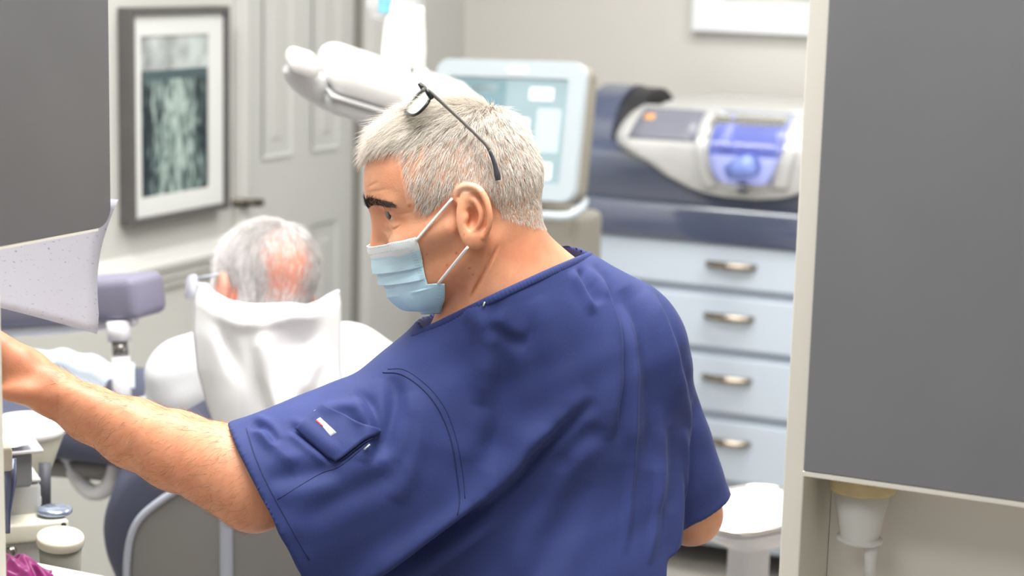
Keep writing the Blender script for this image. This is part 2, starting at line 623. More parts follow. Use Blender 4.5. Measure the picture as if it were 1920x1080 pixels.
obj('gap_shade_strip', box((XL - .011, D1 - .012, .008), (XL + .004, D1 + .0055, DZ - .004)), mat('door_edge_shadow_grey', rgb(128, 126, 120), .7), door, smooth=False)  # grey strip painted in for the shade of the door gap
hz = hit(478, 381, 0, XL + .05)
m_bronze = mat('dark_bronze', rgb(92, 86, 78), 0.35, metal=0.8)
h = obj('door_handle', join(lathe([(.026, 0), (.026, .008), (.012, .010), (.011, .045)], (XL - .012, hz.y - .015, hz.z), 20, (1, 0, 0)),
        tube(catmull([(XL + .035, hz.y - .015, hz.z), (XL + .045, hz.y + .005, hz.z), (XL + .045, hz.y + .035, hz.z - .003)], 5), .010, 10)), m_bronze, door)
# casing
def casing(y0, y1, z0, z1):
    return join(box((XL, y0, z0), (XL + .016, y1, z1), .003), box((XL + .014, y0 + .012, z0), (XL + .024, y1 - .03 if y1 - y0 > .05 else y1 - .012, z1), .004))
c0 = hit(437, 300, 0, XL).y; c1 = hit(766, 300, 0, XL).y
struct('trim_1', casing(c0, D0 - .004, 0, DZ + .06), m_trim, smooth=False)
struct('trim_2', casing(D1 + .006, c1, 0, DZ + .06), m_trim, smooth=False)
struct('trim_3', box((XL, D0 - .004, DZ + .002), (XL + .02, D1 + .006, DZ + .06), .003), m_trim, smooth=False)
# chair rail: moulded profile run along the left wall
rz = hit(330, 497, 0, XL).z
prof = [(0, -.045), (.010, -.045), (.012, -.03), (.020, -.022), (.020, -.008), (.032, .004), (.034, .016), (.022, .026), (.014, .040), (0, .045)]
def rail(y0, y1, prof, zc):
    vs = [(XL + a, y, zc + b) for y in (y0, y1) for a, b in prof]
    n = len(prof)
    return np.array(vs), [[k, k + 1, n + k + 1, n + k] for k in range(n - 1)] + [list(range(n - 1, -1, -1)), list(range(n, 2 * n))]
struct('trim_4', rail(YF, c0, prof, rz), m_trim, smooth=False)
bprof = [(0, 0), (.016, 0), (.016, .085), (.010, .10), (.006, .12), (0, .12)]
struct('baseboard_left', rail(YF, c0, bprof, 0), m_trim, smooth=False)
bb = hit(1000, 300, 1, YB)
struct('baseboard_back', box((XL, YB - .016, 0), (XR, YB, .12), .004), m_trim, smooth=False)

# ------------------------------------------------------------------ framed waterfall picture on the left wall
m_frame = mat('picture_frame_charcoal', rgb(88, 86, 86), 0.45, var=0.08, scale=20)
m_mat = mat('picture_mat_board', rgb(214, 216, 214), 0.9, var=0.01)
XF = XL + 0.036
fy0 = hit(247, 220, 0, XF).y; fy1 = hit(432, 220, 0, XF).y
fz1 = hit(330, 13, 0, XF).z; fz0 = hit(247, 427, 0, XF).z
pic = thing('framed_picture', 'waterfall picture in a deep charcoal frame on the wall beside the door', 'picture', (XL, (fy0 + fy1) / 2, fz0))
fw = 0.016
for nm, lo, hi in (('frame_side', (fy0, fz0), (fy0 + fw, fz1)), ('frame_side', (fy1 - fw, fz0), (fy1, fz1)), ('frame_side', (fy0 + fw, fz0), (fy1 - fw, fz0 + fw)), ('frame_side', (fy0 + fw, fz1 - fw), (fy1 - fw, fz1))):
    obj(nm, box((XL, lo[0], lo[1]), (XF, hi[0], hi[1]), .002), m_frame, pic, smooth=False)
py0 = hit(272, 220, 0, XF).y; py1 = hit(399, 220, 0, XF).y
pz1 = hit(330, 66, 0, XF).z; pz0 = hit(330, 363, 0, XF).z
xm = XF - .010
rectm = join(box((XL + .004, fy0 + fw, fz0 + fw), (xm, py0, fz1 - fw)), box((XL + .004, py1, fz0 + fw), (xm, fy1 - fw, fz1 - fw)),
             box((XL + .004, py0, fz0 + fw), (xm, py1, pz0)), box((XL + .004, py0, pz1), (xm, py1, fz1 - fw)))
obj('mat_board', rectm, m_mat, pic, smooth=False)
# printed photograph: procedural weir / waterfall
def waterfall_mat():
    m = bpy.data.materials.new('waterfall_print'); m.use_nodes = True
    nt = m.node_tree; b = nt.nodes['Principled BSDF']; b.inputs['Roughness'].default_value = 0.35
    N = nt.nodes.new; L = nt.links.new
    tc = N('ShaderNodeTexCoord'); sp = N('ShaderNodeSeparateXYZ'); L(tc.outputs['Generated'], sp.inputs[0])
    mp = N('ShaderNodeMapping'); mp.inputs['Scale'].default_value = (1, 9, 4.5); L(tc.outputs['Generated'], mp.inputs[0])
    n = N('ShaderNodeTexNoise'); n.inputs['Scale'].default_value = 1.3; n.inputs['Detail'].default_value = 6; n.inputs['Distortion'].default_value = 1.4
    L(mp.outputs[0], n.inputs['Vector'])
    water = N('ShaderNodeValToRGB'); e = water.color_ramp.elements
    e[0].position = .40; e[0].color = rgb(34, 44, 50); e[1].position = .68; e[1].color = rgb(176, 192, 186)
    k = water.color_ramp.elements.new(.53); k.color = rgb(112, 132, 128)
    # bias: centre column is foam, sides are dark rock
    cy = N('ShaderNodeMath'); cy.operation = 'SUBTRACT'; L(sp.outputs['Y'], cy.inputs[0]); cy.inputs[1].default_value = .52
    ab = N('ShaderNodeMath'); ab.operation = 'ABSOLUTE'; L(cy.outputs[0], ab.inputs[0])
    ml = N('ShaderNodeMath'); ml.operation = 'MULTIPLY_ADD'; L(ab.outputs[0], ml.inputs[0]); ml.inputs[1].default_value = -.55; ml.inputs[2].default_value = .13
    ad = N('ShaderNodeMath'); L(n.outputs['Fac'], ad.inputs[0]); L(ml.outputs[0], ad.inputs[1])
    L(ad.outputs[0], water.inputs['Fac'])
    n2 = N('ShaderNodeTexNoise'); n2.inputs['Scale'].default_value = 3.2; n2.inputs['Detail'].default_value = 4; L(tc.outputs['Generated'], n2.inputs['Vector'])
    trees = N('ShaderNodeValToRGB'); e = trees.color_ramp.elements
    e[0].position = .35; e[0].color = rgb(116, 118, 116); e[1].position = .62; e[1].color = rgb(190, 198, 198)
    L(n2.outputs['Fac'], trees.inputs['Fac'])
    def step(val):
        g = N('ShaderNodeMath'); g.operation = 'GREATER_THAN'; L(sp.outputs['Z'], g.inputs[0]); g.inputs[1].default_value = val; return g
    mx = N('ShaderNodeMix'); mx.data_type = 'RGBA'; L(step(.725).outputs[0], mx.inputs['Factor']); L(water.outputs[0], mx.inputs['A']); mx.inputs['B'].default_value = rgb(70, 88, 92)
    mx2 = N('ShaderNodeMix'); mx2.data_type = 'RGBA'; L(step(.785).outputs[0], mx2.inputs['Factor']); L(mx.outputs['Result'], mx2.inputs['A']); L(trees.outputs[0], mx2.inputs['B'])
    L(mx2.outputs['Result'], b.inputs['Base Color'])
    return m
obj('print', box((XL + .008, py0, pz0), (xm - .004, py1, pz1)), waterfall_mat(), pic, smooth=False)

# ------------------------------------------------------------------ white framed picture on the back wall
m_wframe = mat('white_frame', rgb(226, 230, 234), 0.4)
m_art = mat('pale_landscape_print', rgb(120, 140, 150), 0.5, color2=rgb(205, 205, 196), scale=3)
a = hit(1296, 54, 1, YB - .03); b2 = hit(1530, 70, 1, YB - .03)
wz0 = hit(1400, 62, 1, YB - .03).z
wx0, wx1 = a.x, a.x + 0.62
wz1 = wz0 + 0.46
pz = hit(1400, 4, 1, YB - .03).z
pw = thing('framed_picture', 'white framed picture high on the wall above the milling machine', 'picture', ((wx0 + wx1) / 2, YB, wz0))
fr = 0.035
for lo, hi in (((wx0, wz0), (wx0 + fr, wz1)), ((wx1 - fr, wz0), (wx1, wz1)), ((wx0 + fr, wz0), (wx1 - fr, wz0 + fr)), ((wx0 + fr, wz1 - fr), (wx1 - fr, wz1))):
    obj('frame_side', box((lo[0], YB - .032, lo[1]), (hi[0], YB, hi[1]), .002), m_wframe, pw, smooth=False)
bw = pz - wz0
obj('mat_board', join(box((wx0 + fr, YB - .016, wz0 + fr), (wx1 - fr, YB - .008, pz)), box((wx0 + fr, YB - .016, wz1 - bw), (wx1 - fr, YB - .008, wz1 - fr)),
     box((wx0 + fr, YB - .016, pz), (wx0 + bw, YB - .008, wz1 - bw)), box((wx1 - bw, YB - .016, pz), (wx1 - fr, YB - .008, wz1 - bw))), mat('mat_board_white', rgb(232, 236, 238), .9), pw, smooth=False)
obj('print', box((wx0 + bw, YB - .012, pz), (wx1 - bw, YB - .006, wz1 - bw)), m_art, pw, smooth=False)

# ------------------------------------------------------------------ lab hutch, right: end panel, wall cabinet, back board
m_cream = mat('cream_laminate', rgb(232, 229, 218), 0.45, var=0.01, scale=6)
m_creamb = mat('cream_backboard', rgb(246, 240, 232), 0.55, var=0.015, scale=3)
m_grey = mat('grey_laminate', rgb(129, 129, 133), 0.38, var=0.025, scale=9, bump=0.03, bscale=900)
m_tan = mat('tan_edge_band', rgb(226, 206, 160), 0.6, var=0.1, scale=30)
P0 = C(1487, 540, 1.75)
YP = P0.y                                            # front plane of the right hutch
xa = hit(1488, 540, 1, YP).x; xb = hit(1527, 540, 1, YP).x
xd = hit(1533.5, 540, 1, YP - .004).x
ydeep = hit(1556, 960, 0, xb).y
panel = tag(obj('cabinet_end_panel', box((xa, YP, 0.0), (xb, ydeep + .018, 2.45), .0015), m_cream, smooth=False), 'tall narrow cream end panel at the left of the grey wall cabinet', 'panel')
zb = hit(1506, 880, 1, YP).z
hx1 = xb + 1.5  # unseen right end lengthened to block light from the right
cab = thing('wall_cabinet', 'wall cabinet with one big flat grey door on the right', 'cabinet', ((xb + hx1) / 2, YP + .1, zb))
obj('body', join(box((xb + .0006, YP + .0005, zb - .0), (xd - .0004, ydeep, 2.45)), box((xd - .0004, YP + .0005, zb), (hx1, ydeep, zb + .016)), box((hx1 - .018, YP + .0005, zb + .016), (hx1, ydeep, 2.45)), box((xd - .0004, YP + .0005, 2.432), (hx1 - .018, ydeep, 2.45)), box((xd, ydeep - .008, zb + .016), (hx1 - .018, ydeep, 2.432))), m_cream, cab, smooth=False)
dz0 = hit(1620, 892, 1, YP - .018).z
obj('door', box((xd, YP - .020, zb + .004), (hx1 - .004, YP - .001, 2.446), .0012), m_grey, cab, smooth=False)
obj('door_edge', box((xd - .0004, YP - .0205, zb - .0005), (hx1 - .004, YP - .0012, zb + .0036)), m_cream, cab, smooth=False)
obj('edge_band', box((xb + .22, YP + .0, zb - .004), (hx1, YP + .02, zb - .0005)), m_tan, cab, smooth=False)
bkb = tag(obj('back_board', box((xb + .0005, ydeep + .0005, 0.0), (hx1, ydeep + .018, zb)), m_creamb, smooth=False), 'cream back board below the grey wall cabinet on the right', 'panel')

# paper cup dispenser hanging under the cabinet
cc = hit(1618, 905, 1, (YP * .45 + ydeep * .55))
cupx, cupy = cc.x, cc.y
rr = (hit(1680, 915, 1, cupy).x - hit(1556, 915, 1, cupy).x) / 2
ring_h = 0.027
disp = thing('cup_dispenser', 'white paper cups hanging from a tan ring under the grey wall cabinet', 'dispenser', (cupx, cupy, zb - .0885))
obj('holder_ring', lathe([(rr * .86, -ring_h), (rr * .98, -ring_h), (rr, -ring_h + .003), (rr, 0), (rr * .9, 0)], (cupx, cupy, zb - .0006), 28), m_tan, disp)
m_paper = mat('paper_cup_white', rgb(244, 244, 242), 0.6)
obj('cup_stack', lathe([(rr * .84, -.026), (rr * .56, -.076), (rr * .54, -.078), (rr * .50, -.078)], (cupx, cupy, zb), 28), m_paper, disp)
obj('cup', lathe([(rr * .70, -.075), (rr * .70, -.079), (rr * .62, -.080), (rr * .55, -.0815)], (cupx, cupy, zb), 24, sx=1.0, sy=.8), m_paper, disp)
obj('outlet', lathe([(rr * .24, -.078), (rr * .17, -.100), (rr * .17, -.115)], (cupx + .012, cupy, zb), 16), m_paper, disp)

# ------------------------------------------------------------------ lab hutch, left: wall cabinet seen along its door, end panel below, counter
m_greyl = mat('grey_laminate_dark', rgb(106, 106, 108), 0.42, var=0.03, scale=9, bump=0.03, bscale=900)
Q = C(207, 300, 1.86)
XD = Q.x                                             # plane of the left door (faces +x)
yd1 = Q.y
zdl = hit(150, 434.5, 0, XD).z
yd0 = yd1 - 0.62
lc = thing('wall_cabinet', 'wall cabinet with a round-cornered grey door on the left edge', 'cabinet', (XD - .18, (yd0 + yd1) / 2, zdl))
out = [(yd0, zdl), (yd1 - .020, zdl)] + [(yd1 - .020 + .020 * math.sin(a), zdl + .020 - .020 * math.cos(a)) for a in np.linspace(0.2, PI / 2, 7)] + [(yd1, 2.4), (yd0, 2.4)]
obj('door', slab(out, (XD - .018, 0, 0), (0, 1, 0), (0, 0, 1), (1, 0, 0), .018, .001), m_greyl, lc, smooth=False)
obj('body', box((XD - .36, yd0, zdl + .022), (XD - .0185, yd1 - .022, 2.4), .002), m_cream, lc, smooth=False)
obj('door_edge', box((XD - .0185, yd0, zdl - .0025), (XD + .0003, yd1 - .021, zdl - .0002)), m_cream, lc, smooth=False)
ysp = hit(6, 760, 1, 0).y
S0 = C(5.5, 760, 1.72)
struct_y = S0.y
lp = tag(obj('cabinet_end_panel', box((S0.x - .36, struct_y - .018, 0.0), (S0.x, struct_y, zdl - .003), .001), m_cream, smooth=False), 'cream end panel edge standing at the far left below the grey cabinet', 'panel')
# sheet of paper taped to the cabinet end, curling
def paper_sheet():
    y0 = yd1 + .002
    rows, colsn = 14, 14
    tl, tr = hit(-130, 380, 1, y0), hit(214, 372, 1, y0)
    Pm = np.zeros((rows, colsn, 3))
    A = [hit(-140, 350, 1, y0), hit(222, 374, 1, y0)]
    B = [hit(-150, 548, 1, y0 + .0), hit(171, 629, 1, y0 + .0)]
    for i in range(rows):
        v = i / (rows - 1)
        for j in range(colsn):
            u = j / (colsn - 1)
            p = Vector(A[0]).lerp(A[1], u).lerp(Vector(B[0]).lerp(B[1], u), v)
            bow = (0.016 * v * v + 0.010 * math.sin(PI * u) * v)
            # right edge bows inward below the corner
            p.x -= 0.010 * math.sin(PI * min(1, v * 1.15)) * u ** 3
            p.y += bow * 0.6
            Pm[i, j] = p[:]
    return thick_grid(Pm, .0004)
def paper_mat():
    m = bpy.data.materials.new('printed_paper'); m.use_nodes = True
    nt = m.node_tree; b = nt.nodes['Principled BSDF']; b.inputs['Roughness'].default_value = .8
    N = nt.nodes.new; L = nt.links.new
    tc = N('ShaderNodeTexCoord')
    mp = N('ShaderNodeMapping'); mp.inputs['Scale'].default_value = (160, 1, 420); L(tc.outputs['Object'], mp.inputs[0])
    n = N('ShaderNodeTexNoise'); n.inputs['Scale'].default_value = 1.0; n.inputs['Detail'].default_value = 2; L(mp.outputs[0], n.inputs['Vector'])
    r = N('ShaderNodeValToRGB'); e = r.color_ramp.elements
    e[0].position = .30; e[0].color = rgb(196, 197, 210); e[1].position = .36; e[1].color = rgb(232, 233, 240)
    L(n.outputs['Fac'], r.inputs['Fac']); L(r.outputs[0], b.inputs['Base Color'])
    tr = N('ShaderNodeBsdfTranslucent'); L(r.outputs[0], tr.inputs['Color'])
    ms = N('ShaderNodeMixShader'); ms.inputs[0].default_value = .6; L(b.outputs[0], ms.inputs[1]); L(tr.outputs[0], ms.inputs[2])
    L(ms.outputs[0], nt.nodes['Material Output'].inputs['Surface'])
    return m
tag(obj('paper_sheet', paper_sheet(), paper_mat()), 'printed white paper sheet hanging curled below the left grey cabinet', 'paper')

# white counter at the lower left
cedge = C(100, 1059, 1.86)
zct = cedge.z
ct_x1 = hit(330, 1115, 1, cedge.y).x
m_counter = mat('white_counter', rgb(240, 238, 236), 0.3, var=0.01)
ctr = thing('counter', 'white counter top at the lower left corner', 'counter', (S0.x - .1, cedge.y - .2, 0))
obj('worktop', box((S0.x - .36, struct_y + .001, zct - .030), (ct_x1, cedge.y, zct), .003), m_counter, ctr, smooth=False)
obj('base_cabinet', box((S0.x - .36, struct_y + .002, 0.0), (ct_x1 - .02, cedge.y - .03, zct - .030), .002), m_cream, ctr, smooth=False)
# crumpled purple glove on the counter
def glove():
    c = C(30, 1062, 1.80)
    g0 = np.array([c.x, c.y, zct])
    ph = rng.random((6, 3)) * 6
    def fn(x, y, z):
        d = ell(x, y, z, (0, 0, .012), (.040, .024, .018))
        for k, (dx, dy, ex, ey) in enumerate(((.01, .005, .052, .004), (.0, .01, .045, .022), (.0, -.005, .044, -.016), (-.02, 0, -.05, .01), (-.01, -.01, -.03, -.03))):
            d = smin(d, capsule(x, y, z, (dx, dy, .012), (ex, ey, .008), .010, .006), .006)
        w = .0028 * np.sin(x * 210 + 3 * np.sin(y * 160)) + .002 * np.sin(y * 300 + x * 120 + z * 200)
        d = d + w
        return np.maximum(d, -(z - .0003))
    V, Fq = sdf_mesh(fn, (-.07, -.05, -.006), (.07, .05, .045), .0012)
    return V * [.72, .8, .85] + g0 + [-.004, 0, 0], Fq
tag(obj('glove', glove(), mat('purple_nitrile', rgb(138, 44, 110), 0.28, var=0.15, scale=60)), 'crumpled purple glove lying on the white counter', 'glove')
# ------------------------------------------------------------------ drawer cart under the milling machine
YC = YB - 0.60
m_navy = mat('navy_gloss_plastic', rgb(74, 84, 112), 0.3, var=0.03, scale=4, coat=1.0)
m_ice = mat('ice_blue_drawer', rgb(202, 214, 228), 0.35, var=0.015, scale=3)
m_slate = mat('slate_drawer_gap', rgb(186, 195, 206), 0.5)
m_chrome = mat('chrome', rgb(215, 212, 206), 0.14, metal=1.0)
m_bronzeh = mat('worn_nickel', rgb(158, 148, 136), 0.2, metal=1.0, var=.2, scale=40)
m_silver = mat('silver_plastic', rgb(196, 197, 197), 0.3, var=0.02, scale=5, coat=1.0)
cx0 = hit(1096, 440, 1, YC).x
cx1 = cx0 + 0.78
def zat(px, py, y=None):
    return hit(px, py, 1, YC if y is None else y).z
ztops = [zat(1290, v) for v in (451, 547, 660, 779, 905)]
zend = 0.10
cart = thing('drawer_cart', 'pale blue drawer cart with chrome bow handles below the milling machine', 'cart', ((cx0 + cx1) / 2, YC + .28, 0))
ztop = ztops[0]
obj('body', box((cx0 + .004, YC + .022, zend - .02), (cx1 - .004, YB - .02, ztop), .004), m_slate, cart, smooth=False)
bounds = ztops + [zend]
hpx = [(1366, 499), (1362, 596), (1358, 712), (1356, 830), (1350, 960)]
for i in range(5):
    z1, z0 = bounds[i] - (.004 if i else .001), bounds[i + 1] + .019
    dr = obj('drawer', box((cx0, YC, z0), (cx1, YC + .024, z1), .004), m_ice, cart, smooth=False)
    hp = hit(hpx[i][0], hpx[i][1], 1, YC - .02)
    L = .062
    pts = catmull([(hp.x - L, YC + .002, hp.z), (hp.x - L * .8, YC - .016, hp.z), (hp.x, YC - .026, hp.z), (hp.x + L * .8, YC - .016, hp.z), (hp.x + L, YC + .002, hp.z)], 6)
    obj('handle', tube(pts, [.007, .009, .011, .009, .007], 10, flat=1.0), m_bronzeh, dr)
for k, (wx, wy) in enumerate(((cx0 + .06, YC + .08), (cx1 - .06, YC + .08), (cx0 + .06, YB - .1), (cx1 - .06, YB - .1))):
    obj('caster', join(lathe([(.034, -.012), (.04, -.008), (.04, .008), (.034, .012)], (wx, wy, .04), 20, (1, 0, 0)), box((wx - .02, wy - .02, .06), (wx + .02, wy + .02, .085))), m_black, cart)

# ------------------------------------------------------------------ milling machine
mm = thing('milling_machine', 'navy and silver dental milling machine with a blue-lit window', 'machine', ((cx0 + cx1) / 2, YC + .2, ztop))
zband = zat(1290, 382); zshelf = zat(1120, 262); 
mx0 = hit(1086, 380, 1, YC).x; mx1 = mx0 + 0.80
def extr(prof, x0, x1, nx=2):
    """(y, z) profile run along x with end caps"""
    xs = np.linspace(x0, x1, nx); n = len(prof)
    vs = [(x, p[0], p[1]) for x in xs for p in prof]
    fs = [[i * n + k, i * n + (k + 1) % n, (i + 1) * n + (k + 1) % n, (i + 1) * n + k] for i in range(nx - 1) for k in range(n)]
    fs += [list(range(n - 1, -1, -1)), [(nx - 1) * n + k for k in range(n)]]
    return np.array(vs), fs
band = [(YC - .012, ztop + .0005), (YC - .016, ztop + .01), (YC - .016, zband - .01), (YC - .008, zband), (YB - .06, zband), (YB - .06, ztop + .0005)]
obj('base_band', extr(band, mx0, mx1), m_navy, mm, angle=40)
rr_ = .045
front = [(YC - .004, zband + .001), (YC - .022, zband + .05)] + [(YC - .022 + rr_ * (1 - math.cos(a)), zshelf - rr_ + rr_ * math.sin(a)) for a in np.linspace(0, PI / 2, 8)] + [(YB - .06, zshelf), (YB - .06, zband + .001)]
obj('front_housing', extr(front, mx0, mx1), m_navy, mm, angle=40)
# silver barrel with screen and window, bulging out of the navy housing
sil_z1 = zat(1350, 192, YC + .0)
def xs_at(px, py):
    return hit(px, py, 1, YC - .03).x
left_edge = [(1190, 198), (1176, 212), (1166, 232), (1160, 252), (1164, 268), (1190, 286), (1222, 302), (1252, 326), (1300, 352), (1345, 367), (1390, 372)]
zl = np.array([zat(p[0], p[1], YC - .03) for p in left_edge]); xl = np.array([xs_at(*p) for p in left_edge])
xc = xs_at(1392, 372); 
zmin, zmax = zl.min(), zl.max()
zmid = zat(1350, 292, YC - .03)
def fy(z):
    t = np.clip((z - zmid) / np.where(z > zmid, zmax - zmid + .005, (zmid - zmin) + .05), -1, 1)
    return YC - .055 + np.where(z > zmid, .15, .06) * (1 - np.sqrt(1 - t ** 2 * .96))
def patch(xlf, xrf, z0, z1, off, nz=26, nx=26, thick=.006):
    zz = np.linspace(z1, z0, nz)
    Pm = np.zeros((nz, nx, 3))
    for i, z in enumerate(zz):
        xx = np.linspace(xlf(z), xrf(z), nx)
        Pm[i] = np.stack([xx, np.full(nx, float(fy(np.array(z))) - off), np.full(nx, z)], 1)
    return thick_grid(Pm, -thick)
def left_fn(z):
    o = np.argsort(zl); return np.interp(z, zl[o], xl[o])
sil = obj('silver_housing', patch(left_fn, lambda z: 2 * xc - left_fn(z), zmin + .001, zmax, 0.0, 30, 20, .06), m_silver, mm)
m_lcd = mat('lcd_grey', rgb(118, 120, 132), 0.25, var=0.06, scale=9, emit=(rgb(150, 152, 165), 0.12))
sz1, sz0 = zat(1250, 206, YC - .02), zat(1250, 262, YC - .04)
sx0, sx1 = xs_at(1183, 235), xs_at(1310, 235)
sc = obj('screen', patch(lambda z: sx0 + .02 * (z - sz0) / (sz1 - sz0), lambda z: sx1 + .012 * (z - sz0) / (sz1 - sz0), sz0, sz1, .002, 10, 6, .003), m_lcd, mm)
ip = zat(1200, 216, YC - .02)
obj('icon', patch(lambda z: sx0 + .03, lambda z: sx0 + .055, ip - .008, ip + .004, .0035, 3, 3, .001), mat('orange_icon', rgb(232, 160, 96), .4, emit=(rgb(232, 160, 96), .3)), sc)
# window: lit blue chamber behind a clear curved pane
wx0_, wx1_ = xs_at(1334, 260), xs_at(1474, 260)
wz1_, wz0_ = zat(1400, 212, YC - .02), zat(1390, 350, YC - .05)
def win_l(z):
    t = np.clip((z - wz0_) / (wz1_ - wz0_), 0, 1); return wx0_ + .055 * (1 - np.sqrt(np.clip(1 - (1 - np.clip(t / .45, 0, 1)) ** 2, 0, 1)))
def win_r(z):
    t = np.clip((z - wz0_) / (wz1_ - wz0_), 0, 1); return wx1_ - .055 * (1 - np.sqrt(np.clip(1 - (1 - np.clip(t / .45, 0, 1)) ** 2, 0, 1)))
m_blue = mat('blue_lit_chamber', rgb(110, 124, 200), 0.4, color2=rgb(60, 70, 150), scale=6, emit=(rgb(120, 135, 225), 0.22))
m_lav = mat('lavender_chamber_floor', rgb(176, 184, 235), 0.4, emit=(rgb(170, 180, 240), 0.45))
ch = obj('chamber', patch(win_l, win_r, wz0_, wz1_, .001, 16, 14, .002), m_blue, mm)
zs = zat(1400, 278, YC - .05)
obj('chamber_floor', patch(lambda z: win_l(z) + .006, lambda z: win_r(z) - .006, wz0_ + .006, zs - .02, .0025, 10, 8, .001), m_lav, ch)
cxm = (wx0_ + wx1_) / 2
obj('spindle', lathe([(.0, -.05), (.022, -.05), (.028, -.02), (.030, .02), (.02, .035), (.0, .035)], (cxm + .005, float(fy(np.array(zs))) - .012, zs - .045), 16, (.6, -.3, .2), cap=False), mat('spindle_blue', rgb(128, 146, 214), .3, emit=(rgb(120, 140, 220), .2)), ch)
obj('nozzle', tube([(wx0_ + .045, float(fy(np.array(zs))) - .006, zs), (wx0_ + .05, float(fy(np.array(zs + .06))) - .004, zs + .07)], [.018, .008], 10), mat('nozzle_blue', rgb(150, 160, 235), .3, emit=(rgb(140, 150, 235), .3)), ch)
m_glass = mat('clear_pane', (1, 1, 1, 1), 0.03, trans=1.0, ior=1.3, spec=.5)
obj('pane', patch(win_l, win_r, wz0_, wz1_, .028, 16, 14, .002), m_glass, ch)
obj('arch_band', patch(lambda z: wx0_ - .030 + .02 * np.clip((zs - z) / .1, 0, 1), lambda z: wx0_ - .004 + .03 * np.clip((zs - z) / .1, 0, 1), zat(1345, 352, YC - .05), zmax - .004, .010, 20, 6, .01), m_silver, mm)
obj('arch_band', patch(lambda z: wx1_ + .004 - .03 * np.clip((zs - z) / .1, 0, 1), lambda z: wx1_ + .034 - .02 * np.clip((zs - z) / .1, 0, 1), zat(1430, 352, YC - .05), zmax - .004, .010, 20, 6, .01), m_silver, mm)
nz = zat(1386, 350, YC - .05)
obj('latch', box((cxm - .014, float(fy(np.array(nz))) - .012, nz - .014), (cxm + .012, float(fy(np.array(nz))) + .004, nz + .012), .005), mat('latch_grey', rgb(70, 76, 96), .4), mm)
# rear housing and round side cheek
obj('rear_housing', extr([(YC + .08, zshelf), (YC + .075, sil_z1 - .05), (YC + .10, sil_z1 - .02), (YC + .2, sil_z1 - .012), (YB - .07, sil_z1 - .015), (YB - .07, zshelf)], xs_at(1205, 230), mx1), m_silver, mm, angle=40)
dz1 = zat(1160, 160, YC + .12)
def cheek(x0, x1, yc, zc, ry, rz):
    pr = [(yc - ry * math.cos(a), zc + rz * math.sin(a)) for a in np.linspace(0, PI, 20)]
    return extr(pr, x0, x1)
obj('side_cheek', cheek(hit(1094, 230, 1, YC + .03).x, hit(1150, 230, 1, YC + .03).x, YC + .19, zshelf, .17, dz1 - zshelf), m_navy, mm, angle=50)
obj('side_seal', cheek(hit(1150, 230, 1, YC + .03).x, hit(1190, 230, 1, YC + .03).x, YC + .20, zshelf, .155, (dz1 - zshelf) * .95), mat('black_seal', rgb(44, 44, 48), .5), mm, angle=50)

# ------------------------------------------------------------------ imaging unit: tilted monitor on a column
TLp, TRp = np.array(C(822, 110, 4.06)[:]), np.array(C(1103, 118, 3.90)[:])
exv = TRp - TLp; mw = np.linalg.norm(exv); exv /= mw
best = None
for d in np.linspace(3.6, 4.2, 601):
    q = np.array(C(1078, 382, d)[:]); e = abs((TRp - q) @ exv)
    if best is None or e < best[0]: best = (e, q)
eyv = TRp - best[1]; mh = np.linalg.norm(eyv); eyv = eyv - exv * (eyv @ exv); eyv /= np.linalg.norm(eyv)
nzv = np.cross(exv, eyv)
mc = TRp - exv * mw / 2 - eyv * mh / 2
base_xy = mc - nzv * .06
mon = thing('imaging_unit', 'white framed touch monitor on a grey cart beside the milling machine', 'monitor', (base_xy[0], base_xy[1], 0))
m_bezel = mat('white_bezel', rgb(186, 197, 204), 0.3, coat=.3)
m_shellt = mat('taupe_plastic', rgb(150, 146, 136), 0.5, var=.02)
outer = rrect(mw, mh, .030, 8)
inner_w, inner_h = mw - .078, mh - .076
obj('rear_shell', slab(rrect(mw * .99, mh * .99, .03, 8), mc - nzv * .045 + exv * .006, exv, eyv, nzv, .036, .004), m_shellt, mon, angle=40)
# bezel ring
n_o = len(outer); inn = rrect(inner_w, inner_h, .006, 8)
rings = [(outer, -.009), (outer, .004), ([(p[0] * .985, p[1] * .985) for p in outer], .008), ([(p[0] * 1.012, p[1] * 1.012) for p in inn], .008), (inn, .002)]
vs = [mc + exv * p[0] + eyv * p[1] + nzv * z for ol, z in rings for p in ol]
fs = [[i * n_o + k, i * n_o + (k + 1) % n_o, (i + 1) * n_o + (k + 1) % n_o, (i + 1) * n_o + k] for i in range(4) for k in range(n_o)] + [list(range(n_o - 1, -1, -1))]
obj('bezel', (np.array(vs), fs), m_bezel, mon, angle=45)
m_scr = mat('screen_pale_blue', rgb(150, 172, 180), 0.22, var=.05, scale=8, emit=(rgb(176, 200, 208), 0.10))
scr = obj('screen', slab(rrect(inner_w, inner_h, .006, 4), mc - nzv * .004, exv, eyv, nzv, .0055), m_scr, mon, smooth=False)
def ui(x0, x1, y0, y1, m, z=.0016, nm='tile'):
    o_ = mc + exv * ((x0 + x1) / 2 * inner_w) + eyv * ((y0 + y1) / 2 * inner_h) + nzv * z
    obj(nm, slab(rrect((x1 - x0) * inner_w, (y1 - y0) * inner_h, .003, 3), o_, exv, eyv, nzv, .0006), m, scr, smooth=False)
m_ui1 = mat('ui_white', rgb(235, 242, 244), .3, emit=(rgb(235, 242, 244), .25))
m_ui2 = mat('ui_teal', rgb(120, 150, 160), .3, emit=(rgb(140, 168, 176), .08))
m_ui3 = mat('ui_pale', rgb(190, 208, 214), .3, emit=(rgb(196, 214, 220), .12))
